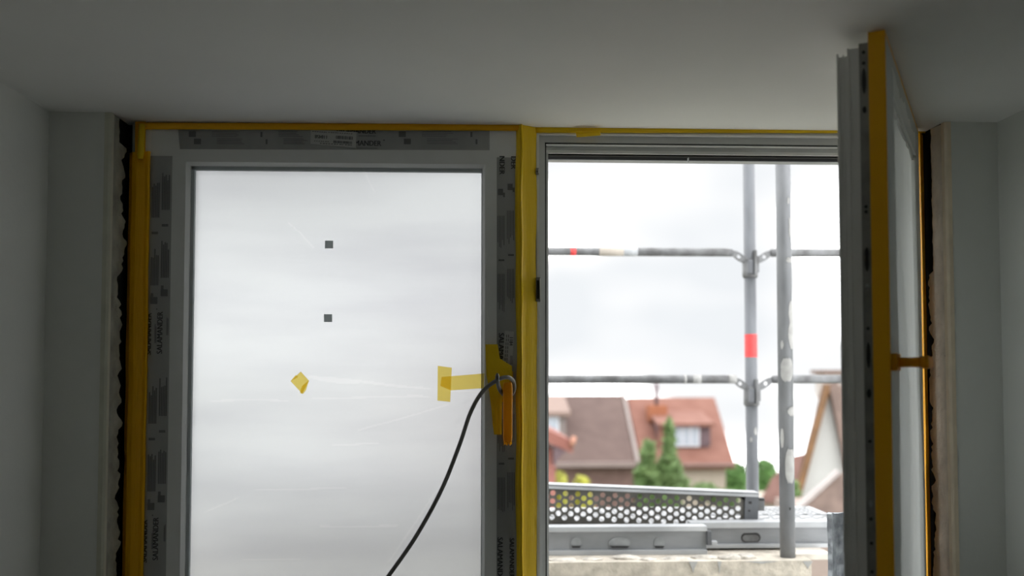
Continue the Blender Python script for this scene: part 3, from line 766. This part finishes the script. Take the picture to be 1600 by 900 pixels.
# guard rails
def rail(x_in, x_out, yr, label, marks=()):
    s = 1 if x_out > x_in else -1; Yr = GY_F - .012
    zr = PZ(yr, Yr, 1173); root = empty('guard_rail', (x_in, Yr, zr), label, 'guard rail', None)
    tip = Vector((f0.x + s * .006, Yr - .016, zr - .038))
    pa = [Vector((x_out, Yr, zr)), Vector((x_in + s * .05, Yr, zr)), Vector((x_in + s * .015, Yr, zr - .002))]
    tube('tube', pa, [.0168, .0168, .0150], GALVD, root, n=20)
    # flattened, dropped end plate with a round hole
    c = Vector((x_in - s * .012, Yr, zr - .017)); nseg = 20; rh = .0085
    outline = []
    for k in range(nseg):
        a = 2 * math.pi * k / nseg; dx, dz = math.cos(a), math.sin(a)
        ex = .030 if dx * s > 0 else .040; ez = .017
        u = Vector((dx * ex, 0, dz * ez)); u.z += -s * u.x * -.55 * 1.0
        outline.append(u)
    vs = []
    for yo in (-.005, .005):
        vs += [c + u + Vector((0, yo, 0)) for u in outline] + [c + Vector((math.cos(2 * math.pi * k / nseg) * rh, yo, math.sin(2 * math.pi * k / nseg) * rh)) for k in range(nseg)]
    fs = []
    for k in range(nseg):
        k2 = (k + 1) % nseg
        fs += [(k, k2, nseg + k2, nseg + k), (2 * nseg + k2, 2 * nseg + k, 3 * nseg + k, 3 * nseg + k2), (k, 2 * nseg + k, 2 * nseg + k2, k2), (nseg + k, nseg + k2, 3 * nseg + k2, 3 * nseg + k)]
    mesh('end_plate', vs, fs, GALVD, root)
    for (pa_, pb_, m_, nm) in marks:
        xa, xb = PX(pa_, Yr, yr), PX(pb_, Yr, yr)
        tube(nm, [(xa, Yr, zr), (xb, Yr, zr)], .0174, m_, root, n=20)
    return root
xin_l, xin_r = PX(1150, GY_F), PX(1199, GY_F)
rail(xin_l, f0.x - 2.5, 394.5, 'upper guard rail with cream and red paint marks, left of the red-banded post', [(936, 974, CREAM, 'paint_mark'), (974, 996, GALVL, 'paint_mark'), (891, 900, REDB, 'paint_mark')])
rail(xin_r, f0.x + 2.5, 394.5, 'upper guard rail behind the plaster-splashed post, right of the red-banded post', [(1262, 1290, CREAM, 'paint_mark')] if False else ())
rail(xin_l, f0.x - 2.5, 592.5, 'lower guard rail with white splashes in front of the tiled roofs', [(1068, 1072, SPLASH, 'plaster_splash'), (1082, 1095, SPLASH, 'plaster_splash'), (1138, 1150, SPLASH, 'plaster_splash')])
rail(xin_r, f0.x + 2.5, 592.5, 'lower guard rail behind the plaster-splashed post, in front of the white gable')

# deck and standing perforated plank
ZD = PZ(791, 3.9, 1200)
def holeplate(nx, ny, px_, py_, r, margin, f3):
    """rhombic lattice of round holes; f3(u, v) -> world point"""
    vs, fs = [], []; a, b_ = px_ / 2, py_ / 2; N = 12
    def cell(cu, cv):
        k = len(vs)
        for i in range(N):
            t = 2 * math.pi * i / N; c, s = math.cos(t), math.sin(t); m = 1 / (abs(c) / a + abs(s) / b_)
            vs.append(f3(cu + c * m, cv + s * m)); 
        for i in range(N):
            t = 2 * math.pi * i / N; vs.append(f3(cu + math.cos(t) * r, cv + math.sin(t) * r))
        for i in range(N): fs.append((k + i, k + (i + 1) % N, k + N + (i + 1) % N, k + N + i))
    for j in range(ny):
        for i in range(nx):
            cell((i + .5) * px_, (j + .5) * py_)
            if i < nx - 1 and j < ny - 1: cell((i + 1) * px_, (j + 1) * py_)
    def tri(*p):
        k = len(vs); vs.extend(f3(*q) for q in p); fs.append(tuple(range(k, k + len(p))))
    Wd, Ht = nx * px_, ny * py_
    for i in range(nx + 1):
        for (v0, d) in ((0, 1), (Ht, -1)):
            l, r_ = max(0, (i - .5) * px_), min(Wd, (i + .5) * px_)
            tri((l, v0), (r_, v0), (i * px_, v0 + d * b_)) if 0 < i < nx else tri((l, v0), (r_, v0), (i * px_, v0 + d * b_))
    for j in range(ny + 1):
        for (u0, d) in ((0, 1), (Wd, -1)):
            l, r_ = max(0, (j - .5) * py_), min(Ht, (j + .5) * py_)
            tri((u0, l), (u0, r_), (u0 + d * a, j * py_))
    m = margin
    if m:
        tri((-m, -m), (Wd + m, -m), (Wd + m, 0), (-m, 0)); tri((-m, Ht), (Wd + m, Ht), (Wd + m, Ht + m), (-m, Ht + m))
        tri((-m, 0), (0, 0), (0, Ht), (-m, Ht)); tri((Wd, 0), (Wd + m, 0), (Wd + m, Ht), (Wd, Ht))
    return vs, fs
def solid(o, th):
    md = o.modifiers.new('thickness', 'SOLIDIFY'); md.thickness = th; md.offset = 0
dx1 = PX(1262, 3.9, 790)
dk = empty('scaffold_deck', (dx1 - 1.2, 3.62, ZD - .06), 'pale perforated steel scaffold deck seen behind the standing plank', 'scaffold deck')
for k, y0 in enumerate((3.395, 3.640)):
    vs, fs = holeplate(48, 5, .05, .042, .0135, .012, lambda u, v, y0=y0: Vector((dx1 - .012 - u, y0 + .02 + v, ZD)))
    o_ = mesh('deck_board', vs, fs, mat('bright_deck_steel', (.44, .45, .46), .5, .1, var=.15, scale=12), dk); solid(o_, .003)
    boxes('board_edge', [(dx1 - 2.41, dx1, y0 + .008, y0 + .012, ZD - .05, ZD + .004), (dx1 - 2.41, dx1, y0 + .238, y0 + .242, ZD - .05, ZD), (dx1 - .003, dx1, y0 + .012, y0 + .24, ZD - .05, ZD)], GALVL, dk)
box('hole_shade_sheet', dx1 - 2.40, dx1 - .01, 3.41, 3.87, ZD - .045, ZD - .04, DARKST, dk)  # added dark sheet giving the holes their shade; real decks are open below
# plank on edge: top dips towards its right end
pl0 = P(1165, 766, 3.388); tl = P(857, 753.5, 3.388); ang = math.atan2(pl0.z - tl.z, pl0.x - tl.x)
eu, ev = Vector((math.cos(ang), 0, math.sin(ang))), Vector((-math.sin(ang), 0, math.cos(ang)))
px_, py_ = 19.45 / F * 3.388, 12.4 / F * 3.388
nxh, nyh = 40, 4
O_ = pl0 - eu * (nxh * px_ + .003) - ev * (nyh * py_ + .022)
pk = empty('perforated_plank', O_ + eu * (nxh * px_ / 2) , 'dark perforated steel plank standing on edge on the scaffold deck', 'scaffold plank')
vs, fs = holeplate(nxh, nyh, px_, py_, .0092, 0, lambda u, v: O_ + eu * u + ev * v)
o_ = mesh('perforated_face', vs, fs, PERF, pk); solid(o_, .002)
Wp, Hp = nxh * px_, nyh * py_
def pbox(name, u0, u1, v0, v1, y0, y1, m, par=None):
    vs, fs = boxvf([(u0, u1, y0, y1, v0, v1)]); return mesh(name, [O_ + eu * x + ev * z + Vector((0, y, 0)) for x, y, z in vs], fs, m, par or pk)
pbox('edge_strip', 0, Wp, Hp - .002, Hp + .014, -.002, .002, PERF)
pbox('top_flange', -.01, Wp + .046, Hp + .014, Hp + .017, -.012, .05, GALVL)
pbox('top_flange', -.01, Wp + .046, Hp + .002, Hp + .0115, -.0145, -.0115, GALVL)
pbox('bottom_strip', 0, Wp, -.02, .002, -.002, .002, PERF)
ec = pbox('end_bracket', Wp, Wp + .046, -.02, Hp + .016, -.010, .004, GALV)
pbox('bolt_hole', Wp + .012, Wp + .022, Hp - .022, Hp - .014, -.0115, -.0095, DARKST, ec)
pbox('bolt_hole', Wp + .012, Wp + .018, Hp - .048, Hp - .043, -.0115, -.0095, DARKST, ec)
hk = pbox('end_hook', Wp + .046, Wp + .068, Hp - .045, Hp - .002, -.006, .02, GALVD)
pbox('hook_notch', Wp + .050, Wp + .066, Hp - .010, Hp - .004, -.008, .0, DARKST, hk)

# two channel beams under the deck, in front
def channel(name, x0, x1, Y0, yt, yl, yb, ybb, label, slots):
    zt, zl, zb_, zbb = (PZ(y, Y0, 1050) for y in (yt, yl, yb, ybb))
    root = empty(name, ((x0 + x1) / 2, Y0 + .03, zbb), label, 'scaffold beam')
    box('top_lip', x0, x1, Y0, Y0 + .06, zl, zt, GALVL, root, bev=.002)
    wb = box('web', x0, x1, Y0 + .012, Y0 + .018, zb_, zl, GALVM, root)
    box('bottom_flange', x0, x1, Y0 - .004, Y0 + .045, zbb, zb_, GALVL, root, bev=.002)
    for (px, wp, yc, hp) in slots:
        c = P(px, yc, Y0 + .012); a_, h_ = wp / F * Y0 / 2, hp / F * Y0 / 2
        ring = []
        for k in range(20):
            t = 2 * math.pi * k / 20; cx, cz = math.cos(t), math.sin(t)
            ring.append(Vector((c.x + math.copysign(max(0, a_ - h_), cx) + cx * h_, Y0 + .0125, c.z + cz * h_)))
        poly('slot', ring, (0, -.002, 0), DARKST, wb)
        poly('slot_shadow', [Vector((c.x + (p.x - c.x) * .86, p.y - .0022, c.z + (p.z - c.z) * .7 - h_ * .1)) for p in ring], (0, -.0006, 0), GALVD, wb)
    return root
channel('ledger_beam', PX(1080, 3.31, 840), 1.75, 3.315, 816.5, 826, 851, 857, 'galvanised ledger beam with an oval slot lying on the parapet behind the near post', [(1173, 31, 840, 15)])
bl_ = channel('deck_beam', -1.9, PX(1105, 3.25, 850), 3.25, 822.5, 830.5, 859, 866.5, 'long galvanised deck beam with three stamped dents lying on the parapet', [])
for (px, wp) in ((900, 16), (968, 34), (1030, 17)):
    c = P(px, 848, 3.262); a_ = wp / F * 3.26 / 2
    ring = [Vector((c.x + math.cos(2 * math.pi * k / 16) * a_, 3.262, c.z + math.sin(2 * math.pi * k / 16) * .019)) for k in range(16)]
    poly('stamped_dent', ring, (0, -.003, 0), mat('dented_galvanised_steel', (.27, .285, .295), .5, .15, var=.25, scale=30), bl_)
    poly('dent_edge', [P(px - wp * .45, 853, 3.2575), P(px + wp * .45, 853, 3.2575), P(px + wp * .35, 856, 3.2575), P(px - wp * .35, 856, 3.2575)], (0, -.003, 0), DARKST, bl_)
box('hook', PX(1105, 3.25, 840), PX(1112, 3.25, 840), 3.248, 3.27, PZ(852, 3.25, 1105), PZ(830, 3.25, 1105), GALV, bl_, bev=.002)
box('hook', PX(1112, 3.25, 840), PX(1121, 3.25, 840), 3.248, 3.27, PZ(852, 3.25, 1105), PZ(846, 3.25, 1105), GALVL, bl_, bev=.002)

# grey sheet upstand beside the opening
zt = PZ(801, 2.56, 1300); vs, fs = [], []
x0, x1 = PX(1291, 2.56, 850), PX(1322, 2.56, 850); n = 16; k_ = 6
for j in range(n + 1):
    z = ZB - .0 + (zt - ZB) * j / n
    for i in range(k_ + 1):
        t = i / k_
        vs.append((x0 + (x1 - x0) * t + .004 * noise.noise(Vector((z * 22, t, 1))), 2.535 + .02 * math.sin(t * 3.1) + .006 * noise.noise(Vector((t * 4, z * 25, 5))), z + (.004 * noise.noise(Vector((t * 9, 3, 3))) if j == n else 0)))
for j in range(n):
    for i in range(k_): a = j * (k_ + 1) + i; fs.append((a, a + 1, a + k_ + 2, a + k_ + 1))
o_ = tag(mesh('flashing', vs, fs, ZINC), 'crumpled mottled grey flashing standing upright beside the open sash', 'flashing'); solid(o_, .012)

# ------------------------------------------------------------------ terrain and houses
def terr(y): return GZ if y < 8 else GZ - .1 * (y - 8)
vs = []; ys = [2.4, 5, 8, 30, 60, 120, 250, 500]
for y in ys: vs += [(-300, y, terr(y)), (300, y, terr(y))]
mesh('ground', vs, [(2 * i, 2 * i + 1, 2 * i + 3, 2 * i + 2) for i in range(len(ys) - 1)], GROUND, kind='structure', base=False)

def win_part(parent, cx, Yw, cz, w_, h_, panes=2):
    fr = boxes('window', [(cx - w_ / 2, cx + w_ / 2, Yw - .06, Yw + .02, cz - h_ / 2, cz + h_ / 2)], WINW, parent)
    pw_ = (w_ - .08 * (panes + 1)) / panes
    for i in range(panes):
        xx = cx - w_ / 2 + .08 + i * (pw_ + .08)
        boxes('pane', [(xx, xx + pw_, Yw - .075, Yw - .055, cz - h_ / 2 + .08, cz + h_ / 2 - .08)], PANE, fr)
    return fr
YH = 45.0
hx_ = lambda px, Y=YH, y=700: PX(px, Y, y); hzf = lambda py, Y=YH, x=1050: PZ(py, Y, x)
# orange roofed house
xa, xb, xr_ = hx_(1002), hx_(1148), hx_(1117, YH + 4)
ze, zr = hzf(724), PZ(621, YH + 4, 1080)
H1 = empty('house', ((xa + xb) / 2, YH + 3, terr(YH + 3)), 'cream house with steep orange tiled roof and dark dormer', 'house')
box('wall', xa, xb - .3, YH + .5, YH + 7.5, terr(YH + 3) - 2, ze + .1, HOUSEW, H1)
mesh('roof', [(xa, YH, ze), (xb, YH, ze), (xb, YH + 8, ze), (xa, YH + 8, ze), (xa, YH + 4, zr), (xr_, YH + 4, zr),
              (xa, YH, ze - .25), (xb, YH, ze - .25), (xb, YH + 8, ze - .25), (xa, YH + 8, ze - .25)],
     [(0, 1, 5, 4), (1, 2, 5), (2, 3, 4, 5), (3, 0, 4), (0, 6, 7, 1), (1, 7, 8, 2), (2, 8, 9, 3), (3, 9, 6, 0), (6, 9, 8, 7)], ROOF_O, H1)
box('gutter', xa, xb, YH - .12, YH + .02, ze - .12, ze, mat('gutter', (.25, .17, .15), .6), H1)
dx0, dx1_, dz0, dz1 = hx_(1031, YH + .8), hx_(1110, YH + .8), hzf(698, YH + .8), hzf(661, YH + .8)
dm_ = box('dormer', dx0, dx1_, YH + .8, YH + 3.2, dz0, dz1, DKWOOD, H1)
mesh('dormer_roof', [(dx0 - .15, YH + .5, dz1), (dx1_ + .15, YH + .5, dz1), (dx1_ + .15, YH + 3.6, dz1 + .55), (dx0 - .15, YH + 3.6, dz1 + .55), (dx0 - .15, YH + .5, dz1 - .15), (dx1_ + .15, YH + .5, dz1 - .15), (dx1_ + .15, YH + 3.6, dz1 + .4), (dx0 - .15, YH + 3.6, dz1 + .4)],
     [(0, 1, 2, 3), (4, 7, 6, 5), (0, 4, 5, 1), (1, 5, 6, 2), (2, 6, 7, 3), (3, 7, 4, 0)], ROOF_O, H1)
win_part(H1, hx_(1073.5, YH + .7), YH + .8, hzf(681, YH + .7), 1.2, 1.0, 3)
box('dormer_shutter', dx0 - .1, dx0 + .25, YH + .72, YH + .8, dz0, dz1 - .2, ROOF_O, H1)
c = P(1027, 640, YH + 2.4); ch = box('chimney', c.x - .45, c.x + .45, YH + 2.2, YH + 3.0, c.z - .6, hzf(633, YH + 2.4), mat('chimney_brick', (.30, .115, .06), .9), H1)
tube('flue', [(c.x, YH + 2.6, hzf(634, YH + 2.6)), (c.x, YH + 2.6, hzf(599, YH + 2.6))], .1, DKWOOD, ch, n=8)
# brown roofed house
xa2, xb2 = hx_(790), hx_(1001) - .25
ze2, zr2 = hzf(722), PZ(617, YH + 4, 930)
H2 = empty('house', ((xa2 + xb2) / 2, YH + 3, terr(YH + 3)), 'long house with weathered brown tiled roof and small grey dormer', 'house')
box('wall', xa2 + .2, xb2, YH + .5, YH + 7.5, terr(YH + 3) - 2, ze2 + .1, HOUSEB, H2)
mesh('roof', [(xa2, YH, ze2), (xb2 + .02, YH, ze2), (xb2 + .02, YH + 8, ze2), (xa2, YH + 8, ze2), (xa2, YH + 4, zr2), (xb2 + .02, YH + 4, zr2),
              (xa2, YH, ze2 - .25), (xb2, YH, ze2 - .25), (xb2, YH + 8, ze2 - .25), (xa2, YH + 8, ze2 - .25)],
     [(0, 1, 5, 4), (1, 2, 5), (2, 3, 4, 5), (3, 0, 4), (0, 6, 7, 1), (1, 7, 8, 2), (2, 8, 9, 3), (3, 9, 6, 0), (6, 9, 8, 7)], ROOF_B, H2)
box('gutter', xa2, xb2, YH - .2, YH + .02, ze2 - .2, ze2 + .02, mat('pale_gutter', (.24, .19, .175), .6), H2)
mesh('verge_strip', [(xb2 + .04, YH - .03, ze2 + .06), (xb2 + .2, YH - .03, ze2 + .06), (xb2 + .2, YH + 4, zr2 + .08), (xb2 + .04, YH + 4, zr2 + .08), (xb2 + .04, YH, ze2 - .1), (xb2 + .2, YH, ze2 - .1), (xb2 + .2, YH + 4.1, zr2 - .05), (xb2 + .04, YH + 4.1, zr2 - .05)],
     [(0, 1, 2, 3), (4, 7, 6, 5), (0, 4, 5, 1), (1, 5, 6, 2), (2, 6, 7, 3), (3, 7, 4, 0)], mat('grey_verge', (.27, .23, .215), .8), H2)
e0, e1, e2, e3 = hx_(840, YH + 1), hx_(884, YH + 1), hzf(684, YH + 1), hzf(643, YH + 1)
box('dormer', e0, e1, YH + 1, YH + 3.4, e2, e3, mat('grey_boards', (.22, .19, .18), .8), H2)
mesh('dormer_roof', [(e0 - .2, YH + .7, e3), (e1 + .2, YH + .7, e3), (e1 + .2, YH + 3.8, e3 + .7), (e0 - .2, YH + 3.8, e3 + .7), (e0 - .2, YH + .7, e3 - .2), (e1 + .2, YH + .7, e3 - .2), (e1 + .2, YH + 3.8, e3 + .5), (e0 - .2, YH + 3.8, e3 + .5)],
     [(0, 1, 2, 3), (4, 7, 6, 5), (0, 4, 5, 1), (1, 5, 6, 2), (2, 6, 7, 3), (3, 7, 4, 0)], mat('pale_brown_tiles', (.23, .165, .14), .9), H2)
win_part(H2, hx_(862, YH + .9), YH + 1, hzf(660, YH + .9), .7, .9, 1)
# red house corner on the left, nearer
Y3 = 24.0
p0, p1 = P(895, 689, Y3), P(840, 664, Y3)
H3 = empty('house', (p0.x - 3, Y3 + 2.5, terr(Y3 + 2)), 'red house whose tiled eave corner pokes in beside the mullion', 'house')
sl_ = (p1 - p0).normalized(); far3 = p0 + sl_ * 4.5
poly('roof', [p0, far3, far3 - Vector((0, 0, .34)), p0 - Vector((0, 0, .30))], (0, 5, 0), mat('red_brown_tiles', (.24, .10, .08), .9), H3)
poly('wall', [P(868, 705, Y3 + .5), Vector((far3.x, Y3 + .5, far3.z - .4)), Vector((far3.x, Y3 + .5, terr(Y3 + 2) - 1)), Vector((P(868, 705, Y3 + .5).x, Y3 + .5, terr(Y3 + 2) - 1))], (0, 4, 0), HOUSER, H3)
poly('soffit_board', [P(892, 697, Y3 + .05), P(866, 688, Y3 + .05), P(866, 728, Y3 + .05), P(873, 716, Y3 + .05)], (0, .4, 0), DKWOOD, H3)
tube('eave_cap', [P(892, 689, Y3 - .08), P(898, 691, Y3 - .08)], .13, mat('pale_orange_tile', (.38, .19, .13), .8), H3, n=10)
# white gable house on the right
Y4 = 26.0
ap = P(1291, 601, Y4); le = P(1238, 800, Y4); rx = ap.x + (ap.x - le.x) * 1.25
H4 = empty('house', (ap.x + .3, Y4 + 3, terr(Y4)), 'white gabled house with brown bargeboard and chimney', 'house')
re_ = Vector((rx, Y4, le.z - .2)); dv = Vector((ap.x, ap.y, 0)).normalized() * 7 + Vector((.5, 0, 0))
poly('wall', [ap, le, Vector((le.x, Y4, terr(Y4) - 1)), Vector((rx, Y4, terr(Y4) - 1)), re_], dv, HOUSEG, H4)
dl = (le - ap).normalized(); nl = Vector((-dl.z, 0, dl.x)) * -1
nl = nl if nl.x < 0 else -nl
poly('bargeboard', [ap + nl * .07, le + nl * .07 + dl * .3, le - nl * .04 + dl * .3, ap - nl * .04], (0, -.25, 0), WOOD, H4)
dr = (re_ - ap).normalized(); nr = Vector((-dr.z, 0, dr.x)); nr = nr if nr.x > 0 else -nr
poly('roof', [ap + nl * .10, le + nl * .10 + dl * .4, le + dl * .4, ap], dv, ROOF_D, H4)
poly('roof', [ap + nr * .02, re_ + dr * .4, re_ + nr * .3 + dr * .4, ap + nr * .3], dv, ROOF_D, H4)
pv = [P(1296, 603, Y4 - .26), P(1309, 664, Y4 - .26), P(1325, 740, Y4 - .26), P(1335, 720, Y4 - .26), P(1330, 603, Y4 - .26)]
poly('roof_side', pv, (0, .2, 0), ROOF_D, H4)
c0, c1 = P(1287, 584, Y4 + .5), P(1330, 606, Y4 + .5)
ch4 = box('chimney', c0.x + .05, c1.x, Y4 + .4, Y4 + 1.3, c1.z - .3, c0.z, mat('chimney_render', (.45, .41, .38), .9), H4)
box('chimney_cap', c0.x - .05, c1.x + .05, Y4 + .3, Y4 + 1.4, PZ(584, Y4 + .4, 1290), PZ(578, Y4 + .4, 1290), mat('cap_brown', (.16, .11, .09), .8), ch4)
# low annex roof in front of it
Y5 = 19.0
H5 = empty('shed', (P(1300, 800, Y5).x, Y5 + 1, terr(Y5)), 'low shed with dull brown roof in front of the white gabled house', 'shed')
poly('roof', [P(1250, 793, Y5), P(1312, 740, Y5), P(1370, 735, Y5), P(1370, 790, Y5), P(1300, 806, Y5)], (1.6, 2.5, -.1), ROOF_D, H5)
a_, b2 = P(1262, 799, Y5 + .3), P(1360, 799, Y5 + .3)
box('wall', a_.x, b2.x, Y5 + .4, Y5 + 2.4, terr(Y5) - 1, a_.z, mat('shed_wall', (.3, .24, .21), .9), H5)
poly('bargeboard', [P(1246, 792, Y5 - .05), P(1310, 735, Y5 - .05), P(1312, 741, Y5 - .05), P(1250, 797, Y5 - .05)], (0, .15, 0), mat('pale_barge', (.4, .36, .35), .8), H5)
# pink roof between the posts
Y6 = 38.0
H6 = empty('house', (P(1215, 790, Y6).x, Y6 + 2, terr(Y6)), 'small house with pinkish tiled roof behind the scaffold posts', 'house')
poly('roof', [P(1186, 785, Y6), P(1206, 747, Y6), P(1240, 712, Y6), P(1275, 705, Y6), P(1275, 790, Y6)], (2.2, 4, -.5), ROOF_P, H6)
a_, b2 = P(1192, 786, Y6 + .3), P(1272, 786, Y6 + .3)
box('wall', a_.x, b2.x, Y6 + .3, Y6 + 4, terr(Y6) - 1, a_.z, HOUSEW, H6)

# ------------------------------------------------------------------ trees
def tree(name, base, blobs, nleaf, size, m, label, cat='tree', seed=1):
    r = random.Random(seed); root = empty(name, base, label, cat)
    vs, fs = [], []
    tot = sum(b[3] * b[4] for b in blobs)
    for (cx, cy, cz, rx_, rz_) in blobs:
        for _ in range(int(nleaf * rx_ * rz_ / tot)):
            while True:
                d = Vector((r.uniform(-1, 1), r.uniform(-1, 1), r.uniform(-1, 1)))
                if .15 < d.length < 1: break
            d = d.normalized() * d.length ** .5
            p = Vector((cx + d.x * rx_, cy + d.y * rx_, cz + d.z * rz_))
            u = Vector((r.gauss(0, 1), r.gauss(0, 1), r.gauss(0, 1))).normalized(); w_ = u.orthogonal().normalized(); s = size * r.uniform(.6, 1.3)
            k = len(vs); vs += [p - u * s, p + w_ * s * .5, p + u * s, p - w_ * s * .5]; fs.append((k, k + 1, k + 2, k + 3))
    cr_ = mesh('crown', vs, fs, m, root)
    top = max(b[2] for b in blobs)
    tube('trunk', [base, Vector((blobs[0][0], blobs[0][1], top))], [.16, .05], BARK, root, n=8)
    return root
Yt = 33.0
def blob(px, py, Y, rpx, rzpx): c = P(px, py, Y); return (c.x, c.y, c.z, rpx / F * Y, rzpx / F * Y)
cb = P(1035, 760, Yt)
tree('conifer', Vector((cb.x, Yt, terr(Yt))), [blob(1046, 690, Yt, 8, 36), blob(1013, 715, Yt, 10, 28), blob(1046, 735, Yt, 18, 30), blob(1012, 748, Yt, 20, 28), blob(1060, 760, Yt, 16, 20), blob(1030, 790, Yt, 34, 40)], 3400, .15, LEAF, 'bright green leafy tree growing in front of the tiled roofs', seed=4)
Yy = 28.0
cb = P(877, 770, Yy); tree('bush', Vector((cb.x, Yy, terr(Yy))), [blob(874, 755, Yy, 11, 18), blob(872, 790, Yy, 15, 30)], 900, .09, LEAFY, 'yellow green bush beside the red house', 'bush', 8)
cb = P(907, 780, Yy); tree('bush', Vector((cb.x, Yy, terr(Yy))), [blob(908, 758, Yy, 11, 14), blob(911, 792, Yy, 15, 30)], 900, .09, LEAFY, 'yellow green bush in front of the brown tiled roof', 'bush', 9)
cb = P(1090, 770, Yy); tree('bush', Vector((cb.x, Yy + 4, terr(Yy + 4))), [blob(1100, 768, Yy + 4, 22, 14), blob(1130, 778, Yy + 4, 25, 14)], 900, .09, LEAF, 'low green bush under the cream house', 'bush', 12)
for k, (px, py, rx2, lab_) in enumerate(((1150, 745, 17, 'dark green tree beside the cream house wall'), (1195, 740, 17, 'dark green tree rising behind the pinkish roof'))):
    cb = P(px, py, 55); tree('tree', Vector((cb.x, 55, terr(55))), [blob(px, py, 55, rx2, 22), blob(px, py + 30, 55, rx2, 30)], 1600, .2, LEAFD, lab_, seed=20 + k)
cb = P(1240, 780, 24); tree('bush', Vector((cb.x, 24, terr(24))), [blob(1241, 768, 24, 7, 18), blob(1240, 800, 24, 9, 24)], 700, .09, LEAF, 'green bush at the foot of the white gabled house', 'bush', 14)
